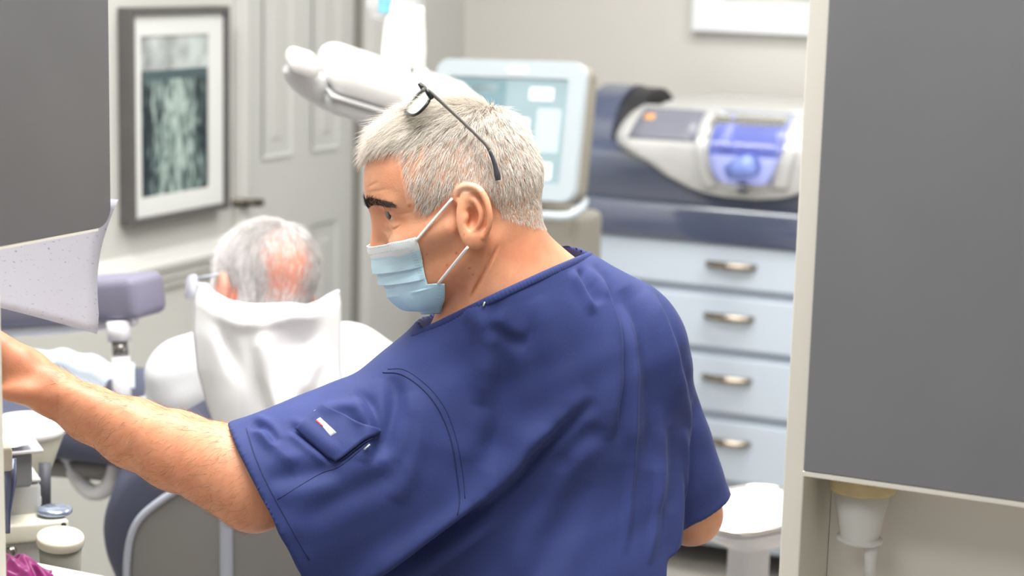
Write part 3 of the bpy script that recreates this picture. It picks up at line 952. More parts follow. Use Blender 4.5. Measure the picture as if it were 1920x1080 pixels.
ui(-.48, -.02, .02, .48, m_ui2); ui(.18, .38, .30, .42, m_ui1); ui(-.02, .20, -.30, .12, m_ui1); ui(.26, .46, -.2, .22, m_ui3); ui(-.32, -.1, .36, .44, m_ui3); ui(.12, .42, -.46, -.30, m_ui1)
obj('logo_plate', slab(rrect(.05, .014, .006, 4), mc + eyv * (mh / 2 - .02) + exv * .02 + nzv * .008, exv, eyv, nzv, .001), mat('logo_pale', rgb(240, 244, 246), .3), mon, smooth=False)
# column, deck, handle bar
col_px = [(1040, 430)]
dk = np.array(C(1050, 470, 4.0)[:])
obj('column', box((dk[0] - .22, dk[1] - .02, .10), (dk[0] + .035, dk[1] + .16, dk[2] + .075), .02, 4), m_shellt, mon, angle=50)
obj('neck', tube([mc - nzv * .04 - eyv * .03, mc - nzv * .09 - eyv * mh * .5, (dk[0] - .03, dk[1] + .1, dk[2] + .06)], .03, 12), m_shellt, mon)
hb = [np.array(C(*p)[:]) for p in ((940, 372, 3.97), (950, 396, 3.93), (985, 402, 3.91), (1030, 405, 3.89), (1060, 406, 3.88), (1080, 398, 3.89), (1093, 386, 3.93), (1096, 376, 3.98))]
obj('handle_bar', tube(catmull(hb, 6), .0095, 12), m_bezel, mon)
for k, (dx, dy) in enumerate(((-.19, .02), (.01, .02), (-.19, .12), (.01, .12))):
    obj('caster', join(lathe([(.034, -.012), (.04, -.008), (.04, .008), (.034, .012)], (dk[0] + dx, dk[1] + dy, .04), 20, (1, 0, 0)), box((dk[0] + dx - .02, dk[1] + dy - .02, .06), (dk[0] + dx + .02, dk[1] + dy + .02, .105))), m_black, mon)

# ------------------------------------------------------------------ ceiling-mounted dental light
m_gl = mat('gloss_white_plastic', rgb(230, 230, 228), 0.25, coat=.3)
m_gl2 = mat('grey_white_plastic', rgb(192, 193, 194), 0.4, var=.02)
dl = 2.95
lampc = C(757, 150, dl)
lamp = thing('dental_light', 'white dental operating light on a ceiling arm behind the dentist', 'lamp', (lampc.x, lampc.y, 1.2))
def frame_from(a, b, up):
    e = np.array(b) - np.array(a); L = np.linalg.norm(e); e /= L
    u = np.array(up) - e * (np.array(up) @ e); u /= np.linalg.norm(u)
    return e, u, np.cross(e, u), L
A_, B_ = C(612, 142, dl - .02), C(872, 222, dl + .06)
e, u, w, L = frame_from(A_, B_, CAM_U + CAM_F * -.35)
def rbx(o, e, u, w, lo, hi, bev, seg=5):
    vs, fs = box(lo, hi, bev, seg)
    return np.array(o) + vs[:, :1] * e + vs[:, 1:2] * u + vs[:, 2:] * w, fs
obj('head_cover', rbx(A_[:], e, u, w, (-.008, -.012, -.10), (L + .02, .046, .085), .028), m_gl, lamp, angle=60)
obj('head_tray', rbx(A_[:], e, u, w, (0.0, -.046, -.088), (L, -.006, .075), .022), m_gl2, lamp, angle=60)
obj('trim_line', rbx(A_[:], e, u, w, (-.002, -.018, -.098), (L + .008, -.012, .083), .003), m_gl2, lamp, angle=60)
obj('lens_window', rbx(A_[:], e, u, w, (.06, -.052, -.05), (L - .06, -.044, .04), .003), mat('lens_clear_grey', rgb(190, 196, 200), .15), lamp, angle=60)
hp = [np.array(C(*p)[:]) for p in ((548, 122, dl - .07), (560, 140, dl - .06), (582, 158, dl - .04), (622, 178, dl), (660, 190, dl + .03))]
obj('handle_stem', tube(catmull(hp, 6), [.018, .022, .024, .026, .026], 14), m_gl2, lamp)
K = C(569, 117, dl - .09)
obj('handle_grip', rbx(K[:], e, u, w, (-.024, -.015, -.045), (.024, .015, .035), .013), m_gl, lamp, angle=60)
armb = C(757, 152, dl + .03); armt = Vector((armb.x, armb.y, ZC - .001))
ab = np.array(armb[:])
P1 = np.array(C(757, 138, dl + .03)[:]); P2 = np.array(C(752, 40, dl + .03)[:]); P3 = np.array(C(744, 8, dl + .03)[:])
obj('knuckle', lathe([(.030, -.035), (.040, -.03), (.041, .015), (.037, .022)], P1 + [0, 0, -.012], 24), m_gl, lamp)
for s_ in (-16, 16):
    q = C(757 + s_, 131, dl - .012)
    obj('screw', lathe([(.004, 0), (.004, .003), (.002, .004)], q[:], 10, tuple(-CAM_F)), mat('screw_dark', rgb(120, 120, 122), .4, metal=.6), lamp)
obj('lower_arm', lathe([(.035, 0), (.036, .03), (.0325, .085), (.031, .10)], P1 + [0, 0, .008], 24), m_gl, lamp)
obj('elbow_block', rbx(P3, np.array(CAM_R[:]), np.array((0, 0, 1.)), np.array(CAM_F[:]), (-.047, -.024, -.042), (.043, .075, .05), .018), m_gl2, lamp, angle=60)
obj('ceiling_tube', lathe([(.026, 0), (.026, ZC - P3[2] - .10), (.07, ZC - P3[2] - .085), (.07, ZC - P3[2] - .061)], P3 + [0, 0, .06], 24), m_gl, lamp)
for z0_, z1_, mm_ in ((-.020, .002, mat('sticker_blue', rgb(120, 186, 226), .5, var=.12, scale=120)), (.0025, .018, mat('sticker_yellow', rgb(226, 220, 96), .5))):
    q = np.array(C(725, 14, dl)[:])
    obj('sticker', rbx(P3 - np.array(CAM_F[:]) * .0425, np.array(CAM_R[:]), np.array((0, 0, 1.)), np.array(CAM_F[:]), (-.026, z0_, -.0008), (-.008, z1_, .0004), .0003, 1), mm_, lamp, smooth=False)
# ------------------------------------------------------------------ dental chair (seen from behind, head end towards us)
m_uph = mat('slate_blue_upholstery', rgb(84, 88, 110), 0.5, var=.05, scale=12, bump=.05, bscale=500)
m_uphl = mat('grey_lilac_upholstery', rgb(128, 126, 146), 0.5, var=.04, scale=12)
m_shellg = mat('grey_chair_shell', rgb(140, 138, 136), 0.5, var=.03, scale=6)
m_lip = mat('pale_blue_grey_trim', rgb(186, 192, 206), 0.35)
m_whp = mat('white_chair_plastic', rgb(226, 226, 230), 0.35)
m_steel = mat('brushed_steel', rgb(150, 146, 142), 0.25, metal=1.0)
def V3(px, py, d):
    return np.array(C(px, py, d)[:])
def bd(y):                                       # depth of the reclined backrest at a pixel row
    return np.interp(y, [700, 1080, 1400], [2.62, 2.76, 2.90])
chair_base = V3(430, 1350, 2.95)
chair = thing('dental_chair', 'slate blue dental chair with a grey back shell, seen from behind', 'chair', (chair_base[0], chair_base[1], 0))
def px_slab(name, outline, dfun, thick, bev, m, parent):
    """outline given in pixels on a leaning surface; thickness runs away from the camera"""
    P = np.array([V3(x, y, dfun(y)) for x, y in outline])
    c = P.mean(0); u_, s_, vt = np.linalg.svd(P - c)
    ez = vt[2] if vt[2] @ np.array(CAM_F[:]) < 0 else -vt[2]
    ex = np.array(CAM_R[:]); ex = ex - ez * (ex @ ez); ex /= np.linalg.norm(ex); ey = np.cross(ez, ex)
    ol = np.stack([(P - c) @ ex, (P - c) @ ey], 1)
    area = 0.5 * np.sum(ol[:, 0] * np.roll(ol[:, 1], -1) - np.roll(ol[:, 0], -1) * ol[:, 1])
    if area < 0: ol = ol[::-1]
    return obj(name, slab(ol, c - ez * thick, ex, ey, ez, thick, bev), m, parent, angle=50), (c, ex, ey, ez)
cush = catmull([(300, 842), (262, 872), (226, 905), (200, 950), (187, 1000), (190, 1045), (208, 1095), (250, 1180), (330, 1260), (480, 1290), (640, 1260), (720, 1150), (740, 1000), (700, 850), (560, 770), (420, 780)], 5, closed=True)
px_slab('back_cushion', cush, lambda y: bd(y) + .02, .085, .03, m_uph, chair)
shell_ol = catmull([(420, 880), (345, 912), (292, 945), (258, 978), (242, 1020), (237, 1080), (240, 1150), (270, 1230), (380, 1275), (500, 1275), (620, 1230), (680, 1130), (690, 1000), (640, 900), (520, 862)], 6, closed=True)
sh, fr_ = px_slab('back_shell', shell_ol, bd, .028, .010, m_shellg, chair)
lip = np.array([V3(x, y, bd(y) - .001) for x, y in shell_ol])
obj('shell_lip', tube(lip, .0055, 10, closed=True), m_lip, chair)
rid = np.array([V3(x, y, bd(y) - .001) for x, y in ((424, 905), (424, 1000), (425, 1100), (426, 1200))])
obj('shell_rib', tube(catmull(rid, 5), .010, 12, flat=.5, up=tuple(-CAM_F)), m_lip, chair)
# seat and leg rest run to the left and away
def long_cushion(name, pts, hw, hh, m):
    P = catmull(pts, 6); n = 20
    T = np.gradient(P, axis=0); T /= np.linalg.norm(T, axis=1, keepdims=True)
    side = np.cross(T, [0, 0, 1.]); side /= np.linalg.norm(side, axis=1, keepdims=True); upv = np.cross(side, T)
    vs, fs = [], []
    for i in range(len(P)):
        e_ = min(i, len(P) - 1 - i) / 3.0; sc_ = 1 if e_ >= 1 else .75 + .25 * math.sqrt(max(0, 1 - (1 - e_) ** 2))
        for k in range(n):
            a = 2 * PI * k / n; c_, s_ = math.cos(a), math.sin(a)
            vs.append(P[i] + side[i] * hw * sc_ * np.sign(c_) * abs(c_) ** .5 + upv[i] * hh * sc_ * np.sign(s_) * abs(s_) ** .5)
    for i in range(len(P) - 1):
        for k in range(n):
            fs.append([i * n + k, i * n + (k + 1) % n, (i + 1) * n + (k + 1) % n, (i + 1) * n + k])
    fs += [list(range(n - 1, -1, -1)), [(len(P) - 1) * n + k for k in range(n)]]
    return obj(name, (np.array(vs), fs), m, chair)
long_cushion('seat_cushion', [V3(430, 800, 3.00), V3(330, 785, 3.03), V3(200, 770, 3.06), V3(60, 766, 3.10), V3(-120, 790, 3.14), V3(-420, 900, 3.2)], .20, .045, m_uph)
long_cushion('seat_frame', [V3(440, 862, 3.00), V3(330, 850, 3.03), V3(200, 838, 3.07), V3(60, 834, 3.11), V3(-120, 850, 3.15)], .15, .022, m_shellg)
# pedestal to the floor
pb = V3(430, 1020, 3.0)
obj('pedestal', join(lathe([(.30, 0), (.30, .03), (.27, .05), (.10, .07), (.09, .12), (.09, max(.2, pb[2] - .02))], (pb[0], pb[1], 0.0), 32)), m_whp, chair)
# U-shaped side arm
ua = [V3(*p) for p in ((118, 835, 2.94), (128, 858, 2.94), (146, 898, 2.93), (170, 922, 2.92), (194, 920, 2.91), (212, 895, 2.90), (221, 850, 2.90), (226, 800, 2.92))]
obj('side_arm', tube(catmull(ua, 6), .013, 12), m_whp, chair)
# armrest on its post
pa = [V3(231, 742, 2.93), V3(227, 690, 2.93), V3(226, 668, 2.93), V3(224, 640, 2.93), V3(222, 602, 2.93)]
obj('armrest_post', tube([pa[0] + [0, 0, -.05], pa[2]], .0145, 16), m_whp, chair)
obj('post_ring', tube([pa[2], pa[3]], .0125, 16), m_steel, chair)
obj('post_sleeve', tube([pa[3], pa[4]], .0185, 16), m_whp, chair)
ra = [V3(284, 552, 2.94), V3(160, 560, 3.0), V3(-60, 572, 3.1), V3(-180, 580, 3.16)]
_e, _u, _w, _L = frame_from(ra[0], ra[3], (0, 0, 1))
ar = rbx(ra[0], _e, _u, _w, (0, -.034, -.045), (_L, .034, .045), .016)
obj('armrest_pad', ar, m_uphl, chair)
obj('armrest_rail', tube([V3(252, 600, 2.945), V3(120, 614, 3.02), V3(-100, 628, 3.12)], .010, 10), m_whp, chair)
kn = V3(262, 748, 2.90)
obj('lever', join(lathe([(.010, 0), (.014, .004), (.014, .02), (.010, .026)], kn - [0, 0, .012], 14, (.8, .2, .3))), m_whp, chair)
# headrest pad (under the white cover)
obj('headrest', rbx(V3(505, 670, 2.725), np.array(CAM_R[:]), np.array(CAM_U[:]), np.array(-CAM_F), (-.088, -.10, -.03), (.088, .050, .03), .028), m_uph, chair, angle=60)

# ------------------------------------------------------------------ patient
pat_root = V3(470, 800, 2.86)
patient = thing('person', 'seated patient with thin grey hair and glasses in a white gown, facing away', 'person', (pat_root[0], pat_root[1], pat_root[2]))
PH = Cc(500, 522, 2.92)                       # head centre, camera space
def pat_frame():
    f = np.array([-.62, -.10, -.78]); f /= np.linalg.norm(f)
    u = np.array([-.04, .93, -.36]); u -= f * (u @ f); u /= np.linalg.norm(u)
    return f, np.cross(u, f), u
pf, pl, pu = pat_frame()                      # forward, left, up
def pat_body(x, y, z):
    P = np.stack([x, y, z], -1) - PH
    f, l, u = P @ pf, P @ pl, P @ pu
    a = np.abs(l)
    d = ell(f, l, u, (-.004, 0, .016), (.088, .071, .076))
    d = smin(d, ell(f, l, u, (.035, 0, -.045), (.060, .058, .070)), .03)
    d = smin(d, ell(f, l, u, (.055, 0, -.095), (.034, .036, .034)), .03)
    d = smin(d, capsule(f, l, u, (.088, 0, -.015), (.108, 0, -.055), .008, .012), .012)
    # ears
    e = ell(f, a, u, (-.004, .079, -.036), (.017, .009, .031))
    e = smax(e, -ell(f, a, u, (.000, .088, -.034), (.009, .006, .018)), .004)
    d = smin(d, e, .006)
    # neck, trunk, thighs under the gown
    nb = Cc(478, 680, 2.90)
    d = smin(d, capsule(x, y, z, PH - pu * .05 - pf * .01, nb, .056, .060), .03)
    d = smin(d, capsule(x, y, z, Cc(372, 742, 2.93), Cc(612, 735, 2.86), .058, .058), .05)
    d = smin(d, capsule(x, y, z, Cc(470, 760, 2.90), Cc(430, 930, 3.00), .11, .12), .06)
    d = smin(d, capsule(x, y, z, Cc(400, 905, 2.95), Cc(80, 762, 3.06), .07, .055), .05)
    d = smin(d, capsule(x, y, z, Cc(400, 905, 3.10), Cc(80, 762, 3.18), .07, .055), .05)
    d = smin(d, capsule(x, y, z, Cc(80, 762, 3.06), Cc(-260, 850, 3.12), .052, .035), .03)
    d = smin(d, capsule(x, y, z, Cc(80, 762, 3.18), Cc(-260, 850, 3.22), .052, .035), .03)
    return d
lo = np.minimum.reduce([Cc(-330, 1050, 3.3), Cc(700, 380, 2.6)]) ; hi = np.maximum.reduce([Cc(-330, 380, 3.3), Cc(760, 400, 2.68)])
Vp, Fp = sdf_mesh(pat_body, (min(lo[0], hi[0]) - .05, Cc(0, 1080, 3.2)[1], -3.36), (Cc(720, 0, 2.7)[0], Cc(0, 390, 2.86)[1] + .02, -2.66), .0042)
Vpw = from_cam(Vp)
m_skinp = attr_mat('patient_skin', [(0.0, rgb(222, 168, 150)), (0.5, rgb(214, 146, 128)), (1.0, rgb(204, 148, 130))], rough=.5, mottled=.25, sss=.1)
pbody = obj('body', (Vpw, Fp), m_skinp, patient)
Pl = Vp - PH; fl, ll, ul = Pl @ pf, Pl @ pl, Pl @ pu
earm = np.exp(-(((fl + .004) / .02) ** 2 + ((np.abs(ll) - .085) / .016) ** 2 + ((ul + .036) / .035) ** 2))
set_attr(pbody, 'tone', np.clip(.35 + .6 * earm + .35 * (fl < .03) * (ul > -.02), 0, 1))
# hair: thin on the crown, fuller on the sides
Np = vnormals(Vp, Fp)
def sample_surface(V, Fq, n, mask_fn):
    Fq = np.asarray(Fq)
    cen = V[Fq].mean(1)
    ar = np.linalg.norm(np.cross(V[Fq[:, 2]] - V[Fq[:, 0]], V[Fq[:, 3]] - V[Fq[:, 1]]), axis=1)
    w = ar * mask_fn(cen); w = w / w.sum()
    fi = rng.choice(len(Fq), n, p=w)
    a, b = rng.random((2, n, 1))
    q = V[Fq[fi]]
    return (q[:, 0] * (1 - a) + q[:, 1] * a) * (1 - b) + (q[:, 3] * (1 - a) + q[:, 2] * a) * b, fi
def pmask(c):
    P = c - PH; f, l, u = P @ pf, P @ pl, P @ pu
    cap_ = (u > -.045 + .55 * np.clip(f - .0, 0, 1)) & (f < .085) & (np.linalg.norm(P, axis=1) < .135)
    low = (u > -.075) & (f < -.02) & (np.linalg.norm(P, axis=1) < .135)
    earx = (np.abs(f + .004) < .02) & (u < -.004) & (np.abs(l) > .06)
    pp = project(from_cam(c)); bald = np.exp(-(((pp[:, 0] - 541) / 60) ** 4 + ((pp[:, 1] - 500) / 74) ** 4))
    return ((cap_ | low) & ~earx).astype(float) * np.clip(1.02 - 1.0 * bald, .035, 1)
rt, fi = sample_surface(Vp, Fp, 16000, pmask)
nn = Np[np.asarray(Fp)[fi, 0]]
P = rt - PH; f_, l_, u_ = P @ pf, P @ pl, P @ pu
dr = -pu * 1.0 + pl * (.25 * np.sign(l_)[:, None] * (np.abs(l_) > .03)[:, None]) - pf * .35
dr = dr + pf * (np.clip(u_ - .04, 0, .06) * 14)[:, None]
dr = dr - nn * (dr * nn).sum(1, keepdims=True); dr /= np.linalg.norm(dr, axis=1, keepdims=True) + 1e-9
m_hairp = attr_mat('patient_hair', [(0, rgb(176, 172, 168)), (.5, rgb(226, 221, 220)), (1, rgb(254, 252, 253))], rough=.5)
W = lambda A: from_cam(A)
D = lambda A: A @ CM
ppx = project(from_cam(rt))
wide_ = np.exp(-(((ppx[:, 0] - 540) / 75) ** 2 + ((ppx[:, 1] - 490) / 90) ** 2))
hl_ = (.030 + .016 * rng.random(len(rt))) * (1 - .62 * wide_)
hs_ = np.clip(rng.random(len(rt)) + .25 * (ppx[:, 0] < 470) - .35 * (ppx[:, 0] > 565), 0, 1)
strands('hair', W(rt), D(nn), D(dr), hl_, .00055, m_hairp, patient, lift=.08, curl=.10, shade=hs_)
# glasses at the temple
gl = [PH + pf * a + pl * b + pu * c for a, b, c in ((.000, .086, -.012), (.05, .084, -.010), (.098, .078, -.008))]
fr = obj('glasses', join(tube(from_cam(np.array(gl)), .0022, 8), tube(from_cam(np.array([PH + pf * .098 + pl * b + pu * (-.01) + pf * (.012 * math.cos(b * 20)) for b in np.linspace(.078, -.078, 12)])), .002, 8)), mat('clear_glasses_frame', rgb(196, 200, 214), .2), patient)
for s_ in (1, -1):
    cc_ = PH + pf * .106 + pl * (.040 * s_) + pu * -.026
    obj('lens', slab(rrect(.050, .040, .014, 6), from_cam(cc_), pl @ CM, pu @ CM, np.cross(pl, pu) @ CM, .0015), mat('glasses_lens', rgb(206, 210, 226), .08, alpha=.6), fr)
obj('side_shield', slab(rrect(.036, .040, .012, 6), from_cam(PH + pf * .086 + pl * .0835 + pu * -.022), pf @ CM, pu @ CM, pl @ CM, .0012), mat('side_shield_clear', rgb(214, 216, 230), .1, alpha=.75), fr)

# white gown over shoulders and trunk
m_gown = mat('white_gown', rgb(226, 228, 232), .8, var=.02, scale=5, bump=.08, bscale=90)
def gown(x, y, z):
    d = capsule(x, y, z, Cc(352, 712, 2.90), Cc(470, 706, 2.90), .052, .075)
    d = smin(d, capsule(x, y, z, Cc(470, 706, 2.90), Cc(650, 712, 2.86), .075, .070), .05)
    d = smin(d, ell(x, y, z, Cc(335, 698, 2.90), (.043, .052, .055)), .02)
    d = smin(d, capsule(x, y, z, Cc(338, 715, 2.90), Cc(330, 790, 2.93), .046, .05), .03)
    d = smin(d, capsule(x, y, z, Cc(650, 690, 2.85), Cc(730, 735, 2.80), .066, .056), .04)
    d = smin(d, capsule(x, y, z, Cc(730, 735, 2.80), Cc(700, 900, 2.86), .056, .05), .04)
    d = smin(d, capsule(x, y, z, Cc(480, 760, 2.92), Cc(440, 920, 3.02), .13, .14), .06)
    d = smin(d, capsule(x, y, z, PH - pu * .10 - pf * .015, Cc(478, 700, 2.90), .070, .09), .04)
    d = d + .0022 * np.sin(x * 45 + 3 * np.sin(y * 24)) * np.sin(y * 40 + z * 30)
    # cuffless lower end and open neck
    d = smax(d, -(capsule(x, y, z, PH - pu * .02 + pf * .01, PH - pu * .125 - pf * .01, .062, .060)), .006)
    return d
gv, gf = sdf_mesh(gown, (Cc(270, 0, 3.0)[0] - .03, Cc(0, 980, 3.1)[1], -3.2), (Cc(800, 0, 2.8)[0], Cc(0, 560, 2.8)[1], -2.66), .005)
obj('gown', (from_cam(gv), gf), m_gown, patient)

# trousers
def ptrous(x, y, z):
    d = None
    for dz_ in (0, 1):
        k_ = Cc(80, 762, (3.06, 3.18)[dz_]); e_ = capsule(x, y, z, Cc(400, 905, (2.95, 3.10)[dz_]), k_, .076, .061)
        e_ = smin(e_, capsule(x, y, z, k_, Cc(-260, 850, (3.12, 3.22)[dz_]), .058, .044), .03)
        d = e_ if d is None else smin(d, e_, .02)
    return d
tv, tf = sdf_mesh(ptrous, (Cc(-330, 0, 3.3)[0], Cc(0, 1010, 3.1)[1], -3.34), (Cc(470, 0, 2.9)[0], Cc(0, 660, 3.0)[1], -2.8), .007)
obj('trousers', (from_cam(tv), tf), mat('slate_trousers', rgb(84, 88, 106), .8, var=.05), patient)

# pale blue drape on the lap
def drape():
    m_, n_ = 22, 26
    Pm = np.zeros((m_, n_, 3))
    for i in range(m_):
        for j in range(n_):
            u = j / (n_ - 1); v = i / (m_ - 1)
            px = -40 + 292 * u
            top = np.interp(px, [-40, 40, 110, 170, 215, 252], [668, 660, 654, 664, 684, 682])
            dd = 2.98 + .24 * v + .02 * math.sin(u * 9 + v * 4)
            py = top + (1 - v) ** 1.5 * 66 + 5 * math.sin(u * 13 + v * 6) * (1 - v) + 3 * math.sin(u * 31)
            Pm[i, j] = V3(px, py, dd)
    return thick_grid(Pm, .003)
tag(obj('drape', drape(), mat('pale_blue_drape', rgb(218, 230, 244), .8, var=.02, scale=8)), 'crumpled pale blue drape lying over the patient lap', 'drape')

# white paper cover pulled over the headrest: front sheet with two standing corners
def cover():
    m_, n_ = 40, 44
    xs = np.linspace(0, 1, n_)
    topy = np.interp(xs, [0, .05, .12, .22, .35, .5, .65, .78, .86, .93, 1.0], [530, 532, 548, 562, 569, 569, 567, 571, 563, 551, 543])
    Pm = np.zeros((m_, n_, 3))
    for i in range(m_):
        v = i / (m_ - 1)
        for j in range(n_):
            u = xs[j]
            xl_ = np.interp(v, [0, .15, .35, .6, .8, 1], [373, 366, 364, 372, 386, 404]); xr_ = np.interp(v, [0, .1, .3, .6, 1], [634, 637, 637, 636, 648])
            px = xl_ + (xr_ - xl_) * u
            py = topy[j] + (800 - topy[j]) * v
            side = abs(2 * u - 1)
            d = 2.625 + .085 * side ** 3 * (1 - .3 * v)
            d += .020 * math.exp(-((v - .02) / .06) ** 2)
            # folds
            d += -.022 * math.exp(-(((u - .43 - .12 * v) / .06) ** 2)) * min(1, v * 3)
            d += .034 * math.exp(-(((u - .74) / .12) ** 2 + ((v - .32) / .16) ** 2))
            d += -.022 * math.exp(-(((u - .80 + .3 * (v - .5)) / .05) ** 2)) * math.exp(-((v - .62) / .2) ** 2)
            d += .018 * math.exp(-(((u - .22 - .25 * (v - .3)) / .06) ** 2)) * math.exp(-((v - .35) / .2) ** 2)
            d += -.010 * math.exp(-((v - .12 - .05 * math.sin(u * 5)) / .05) ** 2) * math.sin(PI * u)
            d += .005 * math.sin(u * 17 + v * 9) * v
            Pm[i, j] = V3(px, py, d)
    return thick_grid(Pm, .0025)
tag(obj('headrest_cover', cover(), mat('white_cover_cloth', rgb(228, 229, 232), .75, bump=.05, bscale=120)), 'white cloth cover with two pointed corners over the chair headrest', 'cover')

# ------------------------------------------------------------------ equipment at the lower left
m_off = mat('offwhite_plastic', rgb(226, 224, 208), .4, var=.02)
m_lid = mat('white_lid', rgb(244, 244, 242), .35)
m_gbox = mat('light_grey_plastic', rgb(188, 188, 186), .4, var=.02)
m_gdk = mat('mid_grey_plastic', rgb(128, 132, 136), .45, var=.03)
de = 2.35
s_ = de / FPX
# unit: column with boxes and a swing arm
uo = V3(40, 985, de)
unit = thing('delivery_unit', 'grey dental delivery unit with stacked boxes at the lower left', 'equipment', (uo[0] - .05, uo[1], 0))
e1 = np.array(CAM_R[:]); e1[2] = 0; e1 /= np.linalg.norm(e1); e2 = np.array([0, 0, 1.]); e3 = np.cross(e1, e2)   # right, up, toward camera
def yaw_frame(deg):
    a = math.radians(deg); r_ = math.cos(a) * e1 + math.sin(a) * e3
    return r_, e2, np.cross(r_, e2)
ry, uy, wy = yaw_frame(-24)
def ybox(name, o, lo, hi, bev, m, parent, seg=3):
    return obj(name, rbx(np.array(o), ry, uy, wy, lo, hi, bev, seg), m, parent, angle=45)
top1 = V3(72, 898, de)
ybox('control_box', top1, (-.20, -.058, -.10), (.0, 0, .02), .006, m_gbox, unit)
ybox('box_lid', top1, (-.20, .001, -.10), (.0, .006, .02), .0025, m_gbox, unit)
ybox('side_button', V3(74, 942, de), (-.002, -.006, -.02), (.004, .006, -.005), .002, m_gbox, unit)
arm1 = V3(123, 966, de - .02)
ybox('swing_arm', arm1, (-.24, -.024, -.03), (.0, 0, .022), .004, m_off, unit)
ybox('arm_bracket', arm1, (-.24, -.075, -.02), (-.008, -.025, .012), .004, m_gbox, unit)
obj('joint_cap', lathe([(.020, 0), (.0215, .002), (.0215, .005), (.019, .007)], V3(103, 962, de - .02), 24), mat('blue_chrome', rgb(176, 190, 215), .12, metal=.7), unit)
obj('set_screw', lathe([(.003, 0), (.003, .003)], V3(120, 984, de - .06), 10, tuple(-CAM_F)), m_black, unit)
obj('knob', lathe([(.0, 0), (.007, .001), (.008, .006), (.005, .012), (0, .013)], V3(22, 1033, de - .07), 14, tuple(-CAM_F), cap=False), m_steel, unit)
ybox('name_plate', V3(40, 1015, de - .047), (0, -.02, -.001), (.03, .012, .0015), .001, m_gdk, unit)
pc = V3(20, 1010, de + .03)
obj('column', lathe([(.20, 0), (.20, .03), (.055, .05), (.045, .10), (.045, pc[2] + .04)], (pc[0] - .06, pc[1], 0), 24), m_gbox, unit)
obj('rear_post', tube([V3(84, 962, de + .12), V3(84, 868, de + .12)], .008, 12), mat('dark_grey_post', rgb(78, 80, 88), .5), unit)
# handpiece in its holder by the frame edge
ho = V3(10, 850, de - .22)
obj('handpiece_holder', rbx(ho, ry, uy, wy, (-.03, -.018, -.02), (.006, .010, .015), .004), m_off, unit, angle=45)
hpz = [V3(12, 862, de - .215), V3(13, 905, de - .215), V3(14, 960, de - .215), V3(14, 1000, de - .215), V3(12, 1005, de - .215)]
obj('handpiece', tube([hpz[0] + [-.002, 0, 0], hpz[1], hpz[2], hpz[3]], [.013, .011, .004, .003], 14), mat('blue_grey_metal', rgb(120, 128, 160), .25, metal=.6), unit)
# lidded cone cup
cc_ = V3(50, 806, de + .17); rc = 74 * (de + .17) / FPX
cup = thing('funnel_cup', 'white cone-shaped cup with a domed lid beside the forearm', 'cup', (cc_[0], cc_[1], cc_[2] - .085))
obj('cone', lathe([(rc * .36, -.085), (rc * .40, -.083), (rc * .93, -.006), (rc * .93, 0)], cc_, 36), m_off, cup)
obj('lid', lathe([(rc * .95, -.005), (rc, -.003), (rc, .004), (rc * .93, .008), (rc * .90, .013), (rc * .80, .016), (rc * .3, .0175), (0.0005, .018)], cc_, 36), m_lid, cup)
obj('foot', lathe([(rc * .30, -max(.095, min(.14, cc_[2] - top1[2] - .008))), (rc * .34, -.085)], cc_, 24), m_off, cup)
# tray with paper
tc_ = V3(74, 834, de - .06)
tray = thing('instrument_tub', 'grey rimmed tub holding crumpled white paper on the delivery unit', 'tub', (tc_[0] - .05, tc_[1], tc_[2] - .05))
obj('tub', rbx(tc_, ry, uy, wy, (-.15, -.048, -.055), (-.012, -.002, .02), .006), m_gdk, tray, angle=45)
obj('rim', rbx(tc_, ry, uy, wy, (-.16, -.003, -.065), (.0, .002, .03), .0022), mat('grey_rim', rgb(206, 206, 210), .3), tray, angle=45)
def crumple(o, w, h, seed):
    r2 = np.random.default_rng(seed); n_ = 14
    Pm = np.zeros((n_, n_, 3))
    for i in range(n_):
        for j in range(n_):
            a, b = i / (n_ - 1) - .5, j / (n_ - 1) - .5
            z = .004 + .007 * abs(math.sin(a * 9 + b * 5)) * (1 - 1.2 * max(abs(a), abs(b))) + .003 * r2.random()
            Pm[i, j] = np.array(o) + ry * (b * w) + wy * (a * h) * -1 + uy * z
    return thick_grid(Pm, .0006)
tag(obj('paper_wipe', crumple(tc_ - ry * .055 + uy * .002, .085, .06, 3), mat('white_tissue', rgb(236, 242, 250), .8)), 'crumpled white tissue lying on the grey tub', 'tissue')
# pot with oval lid
pc_ = V3(113, 1012, de - .10); rp = 46 * (de - .10) / FPX
pot = thing('lidded_pot', 'small grey-green pot with an oval cream lid at the lower left', 'pot', (pc_[0], pc_[1], pc_[2] - .06))
ax_ = Vector((0.1, -.12, 1)).normalized()
obj('pot_body', lathe([(rp * .72, -.075), (rp * .78, -.07), (rp * .90, 0)], pc_ - np.array(ax_) * .006, 32, tuple(ax_), sx=1, sy=.9), mat('olive_grey_plastic', rgb(146, 146, 136), .5), pot)
obj('lid', lathe([(rp * .96, -.006), (rp, -.003), (rp, .003), (rp * .95, .006), (rp * .86, .005), (rp * .5, .004), (0.0005, .004)], pc_, 36, tuple(ax_), sx=1, sy=.9), mat('cream_lid', rgb(216, 210, 194), .4), pot)
obj('pot_stand', tube([pc_ - np.array(ax_) * .078, (pc_[0] - .04, pc_[1] + .10, pc_[2] - .095)], .012, 12), m_gbox, pot)

